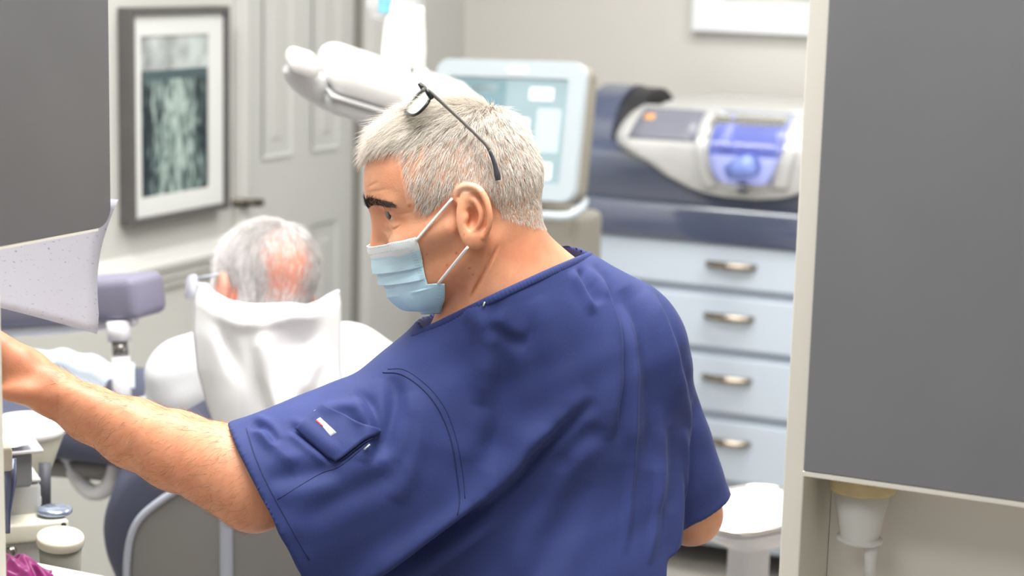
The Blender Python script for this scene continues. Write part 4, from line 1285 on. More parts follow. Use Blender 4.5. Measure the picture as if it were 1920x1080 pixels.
# ------------------------------------------------------------------ tray stand on the right, behind the dentist
to = V3(1395, 950, 2.95)
m_traytop = mat('white_tray', rgb(240, 240, 244), .3)
ts = thing('tray_stand', 'white chrome-rimmed tray on a rounded white stand right of the dentist', 'tray stand', (to[0], to[1], 0))
rx_, ux_, wx_ = e1, e2, e3
rx_, ux_, wx_ = (lambda a: (math.cos(a) * e1 + math.sin(a) * e3, e2, -math.sin(a) * e1 + math.cos(a) * e3))(math.radians(-32))
W_, D_ = .23, .20
tcn = V3(1408, 955, 2.95)
ol = rrect(W_, D_, .045, 8)
obj('tray', slab(ol, tcn - ux_ * .006, rx_, -wx_, ux_, .008, .003), m_traytop, ts, angle=40)
rimp = np.array([tcn + rx_ * p[0] - wx_ * p[1] + ux_ * .001 for p in rrect(W_ + .004, D_ + .004, .046, 8)])
obj('chrome_rim', tube(rimp, .0042, 10, closed=True), m_chrome, ts)
prof_ = [(.030, -.32), (.030, -.062), (.05, -.055), (.085, -.036), (.118, -.016), (.122, -.008)]
gb = []
vs, fs = [], []
n_ = 36
for r_, z_ in prof_:
    for p in rrect(2 * r_ * W_ / .24, 2 * r_ * D_ / .24, r_ * .42, 8):
        vs.append(tcn + rx_ * p[0] - wx_ * p[1] + ux_ * z_)
for i in range(len(prof_) - 1):
    for k in range(n_):
        fs.append([i * n_ + k, i * n_ + (k + 1) % n_, (i + 1) * n_ + (k + 1) % n_, (i + 1) * n_ + k])
fs += [list(range(n_ - 1, -1, -1)), [(len(prof_) - 1) * n_ + k for k in range(n_)]]
obj('holder', (np.array(vs), fs), m_whp, ts)
obj('column', lathe([(.20, 0), (.20, .025), (.05, .04), (.028, .06), (.028, tcn[2] - .30)], (tcn[0], tcn[1], 0), 28), m_whp, ts)
# ------------------------------------------------------------------ dentist: head, neck and arms as one skin mesh
dent_base = C(1040, 1180, 2.12)
dentist = thing('person', 'grey-haired dentist in navy scrubs and blue mask reaching left, seen from behind', 'person', (dent_base.x, dent_base.y, 0.0))
th, ph, ep = math.radians(6.0), math.radians(11.0), math.radians(9.0)
def rotx(v, a): return np.array([v[0], v[1] * math.cos(a) - v[2] * math.sin(a), v[1] * math.sin(a) + v[2] * math.cos(a)])
def roty(v, a): return np.array([v[0] * math.cos(a) + v[2] * math.sin(a), v[1], -v[0] * math.sin(a) + v[2] * math.cos(a)])
hf = np.array([-math.cos(ph), -math.sin(ph), 0.0]); hu = np.array([-math.sin(ph), math.cos(ph), 0.0]); hl = np.array([0, 0, 1.0])
hf, hu, hl = [rotx(roty(v, th), ep) for v in (hf, hu, hl)]
HO = Cc(879, 414, 1.962) - hl * .071                # head origin between the ear canals
def H(f, l, u): return HO + hf * f + hl * l + hu * u
def head_local(P):
    q = P - HO
    return q @ hf, q @ hl, q @ hu
EARP = lambda px, py, dz=0.0: Cc(px, py, 1.957 - .010 * (px - 860) / 60.0 - dz)
def ear_sdf(x, y, z):
    c = EARP(889, 405)
    e = ell(x, y, z, c, (.0190, .0335, .0065))
    e = smin(e, ell(x, y, z, EARP(892, 447), (.0120, .0105, .0058)), .006)
    e = smax(e, -ell(x, y, z, EARP(888, 398, .009), (.0125, .0215, .0075)), .004)          # bowl inside the rim
    rim = catmull([EARP(*p) for p in ((868, 386, .0), (854, 372, .001), (860, 355, .003), (878, 348, .005), (898, 355, .006), (911, 375, .0065), (918, 400, .0065), (917, 424, .005), (908, 445, .003))], 3)
    e = smin(e, path_cap(x, y, z, rim, np.interp(np.linspace(0, 1, len(rim)), np.linspace(0, 1, 9), [.0026, .0034, .0037, .0038, .0037, .0035, .0033, .003, .0025])), .003)
    anti = catmull([EARP(*p) for p in ((880, 372, .002), (893, 380, .0035), (901, 398, .004), (899, 418, .004), (889, 432, .003), (880, 434, .001))], 3)
    e = smin(e, path_cap(x, y, z, anti, np.interp(np.linspace(0, 1, len(anti)), np.linspace(0, 1, 6), [.0025, .003, .0034, .0034, .003, .0025])), .003)
    e = smax(e, -ell(x, y, z, EARP(884, 409, .005), (.0070, .0120, .0085)), .0025)            # concha
    e = smin(e, ell(x, y, z, EARP(873, 409, .002), (.0040, .0065, .0050)), .003)             # tragus
    return e
SH_ARM = [Cc(-150, 566, 2.12), Cc(-70, 622, 2.11), Cc(15, 682, 2.10), Cc(60, 714, 2.09), Cc(98, 735, 2.08), Cc(170, 776, 2.06), Cc(250, 812, 2.04), Cc(330, 845, 2.02), Cc(410, 874, 2.0), Cc(480, 908, 1.99)]
SH_RAD = [.026, .031, .0335, .029, .0250, .0295, .0368, .0415, .0440, .0455]
NECK0, NECK1 = Cc(922, 440, 2.035), Cc(985, 640, 2.07)
def neck_sdf(x, y, z):
    n = capsule(x, y, z, NECK0, NECK1, .0565, .066)
    n = smin(n, capsule(x, y, z, Cc(1000, 545, 2.085), Cc(1150, 635, 2.13), .042, .048), .05)
    n = smin(n, capsule(x, y, z, Cc(955, 575, 2.035), Cc(800, 745, 2.07), .044, .050), .05)
    n = smin(n, capsule(x, y, z, Cc(985, 620, 2.10), Cc(1020, 760, 2.14), .080, .095), .05)
    return smin(n, capsule(x, y, z, H(-.012, .062, -.028), Cc(925, 650, 2.005), .0110, .011), .028)    # neck muscle
def head_sdf(x, y, z):
    P = np.stack([x, y, z], -1)
    f, l, u = head_local(P)
    a = np.abs(l)
    d = ell(f, l, u, (.004, 0, .044), (.0885, .0725, .0800))
    d = smin(d, ell(f, l, u, (-.030, 0, .028), (.056, .060, .058)), .03)
    d = smin(d, ell(f, l, u, (.040, 0, .042), (.0560, .0590, .0560)), .025)      # forehead
    d = smin(d, ell(f, l, u, (.040, 0, -.020), (.0500, .0545, .0600)), .022)     # mid face
    d = smin(d, ell(f, l, u, (.056, 0, -.054), (.0330, .0360, .0320)), .022)     # chin, mouth
    d = smin(d, capsule(f, a, u, (.006, .053, -.038), (.064, .024, -.072), .0170, .0145), .024)   # jaw
    d = smin(d, capsule(f, a, u, (.072, .044, -.012), (.022, .064, -.004), .0125, .010), .020)     # cheekbone
    d = smin(d, capsule(f, a, u, (.0885, .010, .0310), (.073, .045, .0315), .0085, .0075), .012)   # brow
    d = smax(d, -ell(f, a, u, (.098, .032, .0155), (.0180, .0180, .0105)), .012)  # socket
    d = smin(d, capsule(f, l, u, (.0885, 0, .020), (.0985, 0, -.020), .0065, .0100), .012)           # nose
    d = smin(d, ell(f, a, u, (.092, .011, -.022), (.010, .007, .007)), .006)
    # lids around the eye
    lid = ell(f, a, u, (.0705, .033, .0190), (.0148, .0170, .0138))
    slit = ell(f, a, u, (.0805, .041, .0183), (.0135, .0165, .0064))
    lid = smax(lid, -slit, .0015)
    d = smin(d, lid, .0035)
    d = smax(d, -ell(f, a, u, (.0885, .034, .0035), (.0035, .014, .0016)), .003)   # crease below the lid
    d = smin(d, ell(f, a, u, (.0735, .036, .0070), (.0105, .0140, .0046)), .004)    # bag
    n = neck_sdf(x, y, z)
    d = smin(d, n, .020)
    # creases of the skin: neck folds, lid folds, bag below the eye, forehead lines
    for q0, q1, r, w_, dz in ((932, 466), (882, 560), .0036, .0017, 1.985), ((918, 472), (903, 516), .0024, .0020, 1.985), ((724, 414), (738, 431), .0012, .0011, 1.985), \
            ((738, 431), (752, 424), .0010, .0011, 1.985), ((722, 395), (757, 402), .0016, .0012, 1.985), ((757, 402), (775, 399), .0009, .0012, 1.985), ((690, 352), (712, 344), .0008, .0011, 2.0), ((693, 362), (730, 358), .0006, .0011, 2.0), ((730, 452), (737, 438), .0012, .0014, 2.0):
        k0, k1 = Cc(q0[0], q0[1], dz), Cc(q1[0], q1[1], dz)
        cr = np.abs((x - k0[0]) * (k1[1] - k0[1]) - (y - k0[1]) * (k1[0] - k0[0])) / np.hypot(k1[0] - k0[0], k1[1] - k0[1])
        tt = ((x - k0[0]) * (k1[0] - k0[0]) + (y - k0[1]) * (k1[1] - k0[1])) / ((k1[0] - k0[0]) ** 2 + (k1[1] - k0[1]) ** 2)
        d = d + r * np.exp(-(cr / w_) ** 2) * np.exp(-((tt - .5) / .46) ** 4) * (z > -2.04)
    d = smin(d, ear_sdf(x, y, z), .0035)
    return d
lo_h = np.array([Cc(640, 0, 1.95)[0], Cc(0, 780, 2.05)[1], -2.24]); hi_h = np.array([Cc(1230, 0, 2.05)[0], Cc(0, 135, 1.95)[1], -1.86])
Vh, Fh = sdf_mesh(head_sdf, lo_h, hi_h, .0014)
head_cast = Caster(from_cam(Vh), Fh)
Nh = vnormals(Vh, Fh)
def arm_sdf(x, y, z):
    d = path_cap(x, y, z, SH_ARM[3:], SH_RAD[3:], .012)
    # palm: a flattened slab continuing the wrist, thumb at its side, four fingers
    palm = None
    A, B = SH_ARM[3], SH_ARM[0]
    ax = (B - A) / np.linalg.norm(B - A); sd = np.array([.35, .45, .82]); sd -= ax * (sd @ ax); sd /= np.linalg.norm(sd); nr = np.cross(ax, sd)
    for k in range(4):
        off = (k - 1.5) * .019
        base = A + ax * .02 + sd * off * .6; kn = A + ax * .085 + sd * off
        c_ = capsule(x, y, z, base, kn, .020, .0125)
        palm = c_ if palm is None else smin(palm, c_, .012)
    d = smin(d, palm, .02)
    for k, ln in enumerate((.070, .078, .074, .058)):
        off = (k - 1.5) * .019
        kn = A + ax * .085 + sd * off
        k1 = kn + (ax * .95 - nr * .25) * ln * .5; k2 = k1 + (ax * .75 - nr * .6) * ln * .3; k3 = k2 + (ax * .45 - nr * .8) * ln * .25
        d = smin(d, path_cap(x, y, z, [kn, k1, k2, k3], [.0095, .0088, .008, .007]), .004)
    t0 = A + ax * .022 - sd * .018 - nr * .004
    d = smin(d, path_cap(x, y, z, [t0, t0 + ax * .035 - sd * .024 - nr * .010, t0 + ax * .062 - sd * .030 - nr * .016, t0 + ax * .085 - sd * .028 - nr * .02], [.017, .012, .0105, .008]), .012)
    d = smin(d, ell(x, y, z, Cc(40, 735, 2.06), (.026, .012, .016)), .012)          # heel of the hand
    d = smin(d, ell(x, y, z, Cc(478, 950, 1.985), (.024, .022, .024)), .02)          # elbow
    d = smin(d, capsule(x, y, z, Cc(470, 902, 1.995), Cc(800, 775, 2.09), .046, .058), .02)
    d = smin(d, capsule(x, y, z, Cc(130, 742, 2.05), Cc(300, 822, 2.0), .008, .010), .02)           # tendon line
    return d
Va, Fa = sdf_mesh(arm_sdf, (Cc(-330, 0, 2.15)[0], Cc(0, 1030, 2.0)[1], -2.26), (Cc(880, 0, 2.1)[0], Cc(0, 420, 2.12)[1], -1.88), .0026)
def rarm_sdf(x, y, z):
    d = path_cap(x, y, z, [Cc(1185, 700, 2.14), Cc(1248, 850, 2.19), Cc(1296, 964, 2.21), Cc(1215, 985, 2.40), Cc(1130, 960, 2.52)], [.046, .036, .033, .031, .028], .02)
    hand = Cc(1095, 950, 2.56)
    d = smin(d, ell(x, y, z, hand, (.03, .018, .045)), .02)
    for k in range(4):
        q = hand + np.array([-.018 + .012 * k, -.004, -.03]); r = q + np.array([-.02, -.012, -.05]); d = smin(d, path_cap(x, y, z, [q, r, r + np.array([-.005, -.025, -.015])], [.009, .008, .007]), .004)
    d = smin(d, capsule(x, y, z, hand + np.array([.02, .01, .0]), hand + np.array([.01, .02, -.055]), .011, .008), .006)
    return d
Vr, Fr = sdf_mesh(rarm_sdf, (Cc(1030, 0, 2.6)[0], Cc(0, 1090, 2.3)[1], -2.70), (Cc(1420, 0, 2.1)[0], Cc(0, 600, 2.1)[1], -2.05), .0032)
# trunk and legs under the clothes join head and arms
HIPC = Cc(1035, 1420, 2.16)
DOWN = np.array([0, 0, -1.0]) @ CM.T                # world down in camera space
FWDB = np.array([-.30, .95, 0.0]); FWDB /= np.linalg.norm(FWDB); FWDB = FWDB @ CM.T
SIDB = np.cross(FWDB, -DOWN)                         # his right
def trunk_sdf(x, y, z, g=0.0):
    d = capsule(x, y, z, Cc(1030, 740, 2.14), HIPC, .095 + g, .125 + g)
    d = smin(d, capsule(x, y, z, Cc(850, 755, 2.09), Cc(1170, 695, 2.14), .052 + g, .050 + g), .06)
    return d
def legs_sdf(x, y, z, g=0.0):
    d = capsule(x, y, z, HIPC - SIDB * .07, HIPC + SIDB * .07, .115 + g, .115 + g)
    for s in (-1, 1):
        hip = HIPC + SIDB * (.09 * s) + DOWN * .02
        knee = hip + FWDB * .40 + SIDB * (.10 * s) + DOWN * .02
        ank = knee + DOWN * .40 - FWDB * .06
        d = smin(d, capsule(x, y, z, hip, knee, .085 + g, .060 + g), .04)
        d = smin(d, capsule(x, y, z, knee, ank, .058 + g, .042 + g), .03)
    return d
def skin_low(x, y, z):
    d = smin(trunk_sdf(x, y, z, -.004), legs_sdf(x, y, z, -.012), .05)
    for s in (-1, 1):
        ank = HIPC + SIDB * (.19 * s) + DOWN * .44 + FWDB * .34
        d = smin(d, capsule(x, y, z, ank, ank + DOWN * .055 + FWDB * .10, .032, .026), .02)
    return d
loq = np.minimum(HIPC + DOWN * .62 - .35, HIPC - .5); hiq = np.maximum(HIPC + FWDB * .75 + .2, Cc(1230, 600, 2.1) + .15)
Vt, Ft = sdf_mesh(skin_low, (HIPC[0] - .52, HIPC[1] - .72, HIPC[2] - .78), (HIPC[0] + .50, Cc(0, 640, 2.1)[1], HIPC[2] + .30), .010)
skin_V, skin_F = join((Vh, Fh), (Va, Fa), (Vr, Fr), (Vt, Ft))
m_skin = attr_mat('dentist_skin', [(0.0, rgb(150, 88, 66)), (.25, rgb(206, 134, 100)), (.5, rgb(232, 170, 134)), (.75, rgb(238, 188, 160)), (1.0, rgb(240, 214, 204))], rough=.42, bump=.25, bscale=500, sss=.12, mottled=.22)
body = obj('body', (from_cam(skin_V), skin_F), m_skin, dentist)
tone = np.full(len(skin_V), .46)
fL, lL, uL = head_local(Vh)
pxh = project(from_cam(Vh))
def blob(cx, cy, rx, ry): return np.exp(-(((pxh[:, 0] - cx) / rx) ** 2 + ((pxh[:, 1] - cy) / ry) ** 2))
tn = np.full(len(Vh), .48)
tn -= .13 * blob(905, 425, 26, 50) + .22 * blob(884, 408, 9, 14) + .10 * blob(892, 376, 16, 12)               # ruddy ear; shade in its hollow painted darker
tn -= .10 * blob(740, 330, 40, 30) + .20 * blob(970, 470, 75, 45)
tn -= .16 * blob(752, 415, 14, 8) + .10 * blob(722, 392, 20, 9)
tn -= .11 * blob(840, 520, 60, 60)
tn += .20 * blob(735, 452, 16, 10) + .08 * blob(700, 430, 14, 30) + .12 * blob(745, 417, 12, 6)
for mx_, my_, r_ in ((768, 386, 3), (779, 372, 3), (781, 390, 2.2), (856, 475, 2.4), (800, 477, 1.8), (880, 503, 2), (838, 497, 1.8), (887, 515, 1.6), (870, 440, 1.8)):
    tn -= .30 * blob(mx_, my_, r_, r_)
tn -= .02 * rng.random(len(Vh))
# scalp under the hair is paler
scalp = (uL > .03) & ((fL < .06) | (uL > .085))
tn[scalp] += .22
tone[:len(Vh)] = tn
pxa = project(from_cam(Va))
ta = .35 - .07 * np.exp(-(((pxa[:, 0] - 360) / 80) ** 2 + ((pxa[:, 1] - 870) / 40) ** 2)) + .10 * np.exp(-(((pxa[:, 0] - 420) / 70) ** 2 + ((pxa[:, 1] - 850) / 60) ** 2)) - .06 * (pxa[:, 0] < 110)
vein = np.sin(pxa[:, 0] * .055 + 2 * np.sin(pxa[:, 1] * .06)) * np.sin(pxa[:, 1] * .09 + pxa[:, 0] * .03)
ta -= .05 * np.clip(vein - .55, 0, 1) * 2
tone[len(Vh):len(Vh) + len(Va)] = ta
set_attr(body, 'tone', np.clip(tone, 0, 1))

# eyes
m_eye = mat('eye_white', rgb(226, 216, 208), .15, coat=.5)
for s in (1, -1):
    c0_ = H(.0705, .033 * s, .0190)
    ey = obj('eyeball', lathe([(.0125 * math.sin(a) + 1e-5, -.0125 * math.cos(a)) for a in np.linspace(0, PI, 14)], from_cam(c0_), 20, cap=False), m_eye, dentist)
    gaze = hf * .86 + hl * (.40 if s > 0 else .1) + hu * .10; gaze /= np.linalg.norm(gaze)
    obj('iris', lathe([(.0062, 0), (.0050, .0013), (.0025, .0016), (.0002, .0016)], from_cam(c0_ + gaze * .0112), 18, tuple(gaze @ CM)), mat('iris_dark', rgb(52, 40, 32), .1, coat=.6), ey)

# ------------------------------------------------------------------ hair
from mathutils import geometry as _geo
hair_poly = np.array([(655, 322), (684, 312), (690, 292), (715, 281), (740, 275), (764, 279), (757, 318), (768, 352), (783, 385), (797, 402), (812, 394), (826, 376), (845, 362), (853, 350), (870, 343), (897, 344), (916, 358), (930, 385), (941, 405), (960, 413), (985, 420), (1004, 428), (1040, 430), (1080, 300), (1010, 110), (850, 80), (690, 130), (630, 250)], float)
def in_poly(P, poly):
    x, y = P[:, 0], P[:, 1]; ins = np.zeros(len(P), bool); j = len(poly) - 1
    for i in range(len(poly)):
        xi, yi = poly[i]; xj, yj = poly[j]
        ins ^= ((yi > y) != (yj > y)) & (x < (xj - xi) * (y - yi) / (yj - yi + 1e-12) + xi)
        j = i
    return ins
def mirror_px(c):
    f, l, u = head_local(c)
    q = HO + f[:, None] * hf + np.abs(l)[:, None] * hl + u[:, None] * hu
    return project(from_cam(q))
def hair_mask(c):
    f, l, u = head_local(c)
    m = in_poly(mirror_px(c), hair_poly).astype(float)
    m *= (u > -.055)
    ear = ear_sdf(c[:, 0], c[:, 1], c[:, 2]) < .0025
    thin = np.exp(-(((f - .035) / .035) ** 2 + ((np.abs(l) - .058) / .022) ** 2 + ((u - .072) / .020) ** 2))
    return m * (~ear) * (1 - .72 * thin) * (1 + .5 * (u > .09))
NH = 32000
rt, fi = sample_surface(Vh, Fh, NH, hair_mask)
nn = Nh[np.asarray(Fh)[fi, 0]]
f_, l_, u_ = head_local(rt)
crown = np.array([-.055, -.005, .112])
rad_ = np.stack([f_, l_, u_], 1) - crown
rad_ /= np.linalg.norm(rad_, axis=1, keepdims=True) + 1e-6
top = np.clip((u_ - .065) / .05, 0, 1)                      # 1 on the top of the head
frontness = np.clip((f_ + .02) / .08, 0, 1)
dl_ = rad_ * (1.0 - .35 * top)[:, None]
dl_[:, 2] -= 1.0 * (1 - top)                                  # sides fall
dl_[:, 0] += .55 * top * (.4 + frontness) + .30 * (1 - top) * (f_ > -.02)
dl_[:, 1] += .30 * top * frontness
wav = np.sin(f_ * 160 + u_ * 90 + 3 * np.sin(l_ * 60)) * .35
dl_[:, 1] += wav * .35; dl_[:, 2] += wav * .25
dr = dl_[:, :1] * hf + dl_[:, 1:2] * hl + dl_[:, 2:] * hu
dr = dr - nn * (dr * nn).sum(1, keepdims=True); dr /= np.linalg.norm(dr, axis=1, keepdims=True) + 1e-9
# locks: strands lean towards the tip of their lock
NC = 1500
cid = rng.choice(NH, NC, replace=False)
best_d = np.full(NH, 1e9); best_i = np.zeros(NH, int)
for c0 in range(0, NC, 100):
    dd_ = ((rt[:, None, :] - rt[cid[c0:c0 + 100]][None]) ** 2).sum(-1)
    mi = dd_.argmin(1); mv_ = dd_[np.arange(NH), mi]
    up_ = mv_ < best_d; best_d[up_] = mv_[up_]; best_i[up_] = mi[up_] + c0
lock_j = rng.normal(0, .22, (NC, 3))
pull = (rt[cid][best_i] + dr[cid][best_i] * .012 - rt)
dr = dr + lock_j[best_i] * (.5 + .6 * top)[:, None] + pull * 42
dr = dr - nn * (dr * nn).sum(1, keepdims=True); dr /= np.linalg.norm(dr, axis=1, keepdims=True) + 1e-9
lock_l = rng.uniform(.75, 1.2, NC)[best_i]; lock_s = rng.normal(0, .10, NC)[best_i]
px_r = mirror_px(rt)
Ln = .0095 + .017 * top + .011 * top * frontness
Ln *= (.75 + .4 * rng.random(NH)) * lock_l
lowfade = np.clip((u_ + .02) / .05, .45, 1)
Ln *= lowfade
shade = np.clip(lock_s + rng.normal(.66, .18, NH) - .38 * np.exp(-(((f_ + .055) / .03) ** 2 + ((u_ - .060) / .022) ** 2)) * (rng.random(NH) < .7) - .15 * np.exp(-(((f_ + .03) / .03) ** 2 + ((u_ - .085) / .02) ** 2)), 0, 1)
m_hair = attr_mat('dentist_hair', [(0, rgb(116, 110, 104)), (.25, rgb(196, 190, 182)), (.5, rgb(234, 226, 214)), (1, rgb(252, 246, 236))], rough=.38, spec=.5)
liftv = .42 + .35 * top
jl = from_cam(rt); 
strands('hair', jl, nn @ CM * 1.0, dr @ CM, Ln, .00029, m_hair, dentist, seg=3, lift=.55, curl=.13, shade=shade)
# eyebrows: dark, bushy at the inner end, greying outwards
def brow(s):
    n = 520
    t = rng.random(n) ** .8
    pts = np.array([H(.0990, .009 * s, .0300), H(.0970, .018 * s, .0335), H(.0915, .031 * s, .0352), H(.0830, .045 * s, .0340), H(.0740, .056 * s, .0310)])
    Q = catmull(pts, 12); k = t * (len(Q) - 1); i0 = k.astype(int).clip(0, len(Q) - 2); w_ = (k - i0)[:, None]
    base = Q[i0] * (1 - w_) + Q[i0 + 1] * w_
    wid = .0046 * (1 - .45 * t)
    base = base + hu * (rng.uniform(-1, 1, n) * wid)[:, None]
    R = [head_cast.near(p) for p in from_cam(base)]
    rp_ = np.array([r[0] for r in R]); rn = np.array([r[1] for r in R])
    tang = (Q[np.minimum(i0 + 2, len(Q) - 1)] - Q[i0]) @ CM
    tang /= np.linalg.norm(tang, axis=1, keepdims=True) + 1e-9
    upw = (hu @ CM)
    dv = tang * (.4 + t)[:, None] + upw * (.9 * (1 - t))[:, None] - upw * (.35 * t)[:, None]
    dv -= rn * (dv * rn).sum(1, keepdims=True); dv /= np.linalg.norm(dv, axis=1, keepdims=True)
    strands('eyebrow', rp_, rn, dv, .0058 * (1.25 - .5 * t) + .002 * rng.random(n), .00026, MATS_BROW, dentist, seg=3, lift=.45, curl=.22, shade=np.clip(t * .8 - .15 + .25 * rng.random(n), 0, 1))
MATS_BROW = attr_mat('eyebrow_hair', [(0, rgb(32, 28, 28)), (.6, rgb(66, 58, 54)), (1, rgb(170, 150, 135))], rough=.45)
brow(1); brow(-1)

# fine hair on the forearm
def arm_mask(c):
    p = project(from_cam(c))
    return ((p[:, 0] > 95) & (p[:, 0] < 470)).astype(float)
Na = vnormals(Va, Fa)
ra_, fa_ = sample_surface(Va, Fa, 2600, arm_mask)
na_ = Na[np.asarray(Fa)[fa_, 0]]
da_ = (SH_ARM[4] - SH_ARM[8])[None] * 2 + np.array([0, -.35, 0.1]) + rng.normal(0, .12, (2600, 3))
da_ = da_ - na_ * (da_ * na_).sum(1, keepdims=True); da_ /= np.linalg.norm(da_, axis=1, keepdims=True)
strands('arm_hair', from_cam(ra_), na_ @ CM, da_ @ CM, .010 + .008 * rng.random(2600), .00012, attr_mat('arm_hair_brown', [(0, rgb(120, 84, 62)), (1, rgb(190, 150, 120))]), dentist, seg=2, lift=.15, curl=.2)
# ------------------------------------------------------------------ scrub top
def ecap(x, y, z, a, b, ra, rb, kz):
    """round cone whose depth is squashed by kz (camera z)"""
    s = 1.0 / kz
    a2 = (a[0], a[1], a[2] * s); b2 = (b[0], b[1], b[2] * s)
    return capsule(x, y, z * s, a2, b2, ra, rb) * (kz + 1) / 2
SLV_A, SLV_B = Cc(815, 835, 2.055), Cc(511, 956, 2.0)
SLV_T = (SLV_B - SLV_A) / np.linalg.norm(SLV_B - SLV_A)
hem_n = np.array([-.89, -.45, 0.10]); hem_n /= np.linalg.norm(hem_n)
RS_B = Cc(1296, 960, 2.20)
rhem_n = np.array([.42, -.90, -.15]); rhem_n /= np.linalg.norm(rhem_n)
NK_A, NK_B, NK_C = Cc(1082, 487, 2.045), Cc(915, 562, 1.975), Cc(842, 600, 2.06)
nk_n = np.cross(NK_B - NK_A, NK_C - NK_A); nk_n /= np.linalg.norm(nk_n)
if nk_n[1] < 0: nk_n = -nk_n
def shirt_solid(x, y, z):
    d = ecap(x, y, z, Cc(1062, 705, 2.13), Cc(1030, 1120, 2.14), .128, .150, .82)
    d = smin(d, ecap(x, y, z, Cc(1030, 1120, 2.14), Cc(1035, 1420, 2.16), .150, .160, .9), .03)
    d = smin(d, capsule(x, y, z, Cc(845, 752, 2.07), Cc(1172, 668, 2.13), .070, .060), .05)
    d = smin(d, capsule(x, y, z, Cc(1002, 556, 2.085), Cc(1162, 640, 2.13), .050, .056), .04)
    d = smin(d, capsule(x, y, z, Cc(950, 582, 2.035), Cc(812, 735, 2.065), .053, .062), .04)
    d = smin(d, capsule(x, y, z, Cc(985, 620, 2.10), Cc(1020, 760, 2.14), .092, .108), .05)
    d = smin(d, neck_sdf(x, y, z) - .0065, .015)
    d = smin(d, ell(x, y, z, Cc(985, 735, 2.075), (.105, .105, .075)), .05)
    # left sleeve: a wide, flattened cone
    sl = ecap(x, y, z, SLV_A, SLV_B + SLV_T * .05, .104, .1045, .72)
    sl = smin(sl, ecap(x, y, z, Cc(850, 930, 2.07), Cc(600, 1010, 2.02), .088, .084, .72), .03)
    sl = smin(sl, ell(x, y, z, Cc(664, 764, 2.03), (.030, .022, .040)), .018)
    sl = smin(sl, capsule(x, y, z, Cc(560, 800, 2.0), Cc(500, 822, 1.99), .016, .018), .02)
    d = smin(d, sl, .035)
    # right sleeve hanging behind the flank
    rs = capsule(x, y, z, Cc(1196, 695, 2.15), RS_B + (RS_B - Cc(1196, 695, 2.15)) * .25, .056, .050)
    d = smin(d, rs, .022)
    return d
def shirt_sdf(x, y, z):
    d = shirt_solid(x, y, z)
    P = np.stack([x, y, z], -1)
    hp_ = (P - SLV_B) @ hem_n                        # beyond the left hem
    near_l = x < Cc(800, 0, 2.0)[0]
    hemcut = np.where(near_l, hp_, -1.0)
    hp2 = (P - RS_B) @ rhem_n
    near_r = (x > Cc(1235, 0, 2.2)[0]) & (y < Cc(0, 800, 2.2)[1])
    hemcut = np.maximum(hemcut, np.where(near_r, hp2, -1.0))
    body_d = np.maximum(d, hemcut)
    # hollow the sleeve ends so the arms come out of an opening
    hole = np.maximum(d + .011, np.maximum(-(hp_ + .07), np.where(near_l, 0, 1.0) - .5))
    hole2 = np.maximum(d + .011, np.maximum(-(hp2 + .06), np.where(near_r, 0, 1.0) - .5))
    body_d = np.maximum(body_d, -np.minimum(hole, hole2))
    # neck opening
    nk = (P - NK_A) @ nk_n
    ax = capsule(x, y, z, NECK0 + (NECK0 - NECK1) * .4, NECK1, .105, .105)
    body_d = np.maximum(body_d, -np.maximum(-nk, ax))
    low = (P - Cc(1035, 1400, 2.15)) @ DOWN
    return np.maximum(body_d, low)
Vs, Fs = sdf_mesh(shirt_sdf, (Cc(400, 0, 2.05)[0], Cc(0, 1420, 2.15)[1] - .03, -2.40), (Cc(1400, 0, 2.2)[0], Cc(0, 455, 2.03)[1], -1.85), .0026)
Vs = relax(Vs, Fs, 2, .4)
# sculpted folds: polylines given in photo pixels, pressed into the cloth along its normals
def poly_dist(P, pts):
    """distance, signed side and position along a polyline"""
    Q = catmull(pts, 5); best = np.full(len(P), 1e9); side = np.zeros(len(P)); tt = np.zeros(len(P))
    seg = np.linalg.norm(np.diff(Q, axis=0), axis=1); cum = np.concatenate([[0], np.cumsum(seg)]); tot = cum[-1]
    for i in range(len(Q) - 1):
        a, b = Q[i], Q[i + 1]; d = b - a
        t = np.clip(((P - a) @ d) / (d @ d + 1e-9), 0, 1)
        r = P - a - t[:, None] * d
        dist = np.hypot(r[:, 0], r[:, 1])
        m = dist < best
        best[m] = dist[m]; side[m] = np.sign(d[0] * r[m, 1] - d[1] * r[m, 0]); tt[m] = (cum[i] + t[m] * seg[i]) / tot
    return best, side, tt
def press(V, Fq, folds):
    N = vnormals(V, Fq)
    W_ = from_cam(V); px = project(W_)
    vd = -V / np.linalg.norm(V, axis=1, keepdims=True)
    face = np.clip(((N * vd).sum(1) - .02) / .25, 0, 1)
    off = np.zeros(len(V))
    for kind, pts, width, amp in folds:
        pts = np.array(pts, float)
        lo, hi = pts.min(0) - 4 * width, pts.max(0) + 4 * width
        m = (face > 0) & (px[:, 0] > lo[0]) & (px[:, 0] < hi[0]) & (px[:, 1] > lo[1]) & (px[:, 1] < hi[1])
        if not m.any(): continue
        d, s, t = poly_dist(px[m], pts)
        fade = np.clip(np.minimum(t, 1 - t) / .18, 0, 1) ** .7
        if kind == 'ridge': g = amp * np.exp(-(d / width) ** 2)
        elif kind == 'crease': g = -amp * np.exp(-(d / width) ** 2) + .45 * amp * np.exp(-((d - 2 * width) / width) ** 2)
        elif kind == 'step': g = amp * (.5 + .5 * np.tanh(s * d / width * 1.1)) * np.exp(-(d / (3.4 * width)) ** 2) - .7 * amp * np.exp(-((s * d + .7 * width) / (1.1 * width)) ** 2)
        off[m] += g * fade * face[m]
    return V + N * off[:, None]
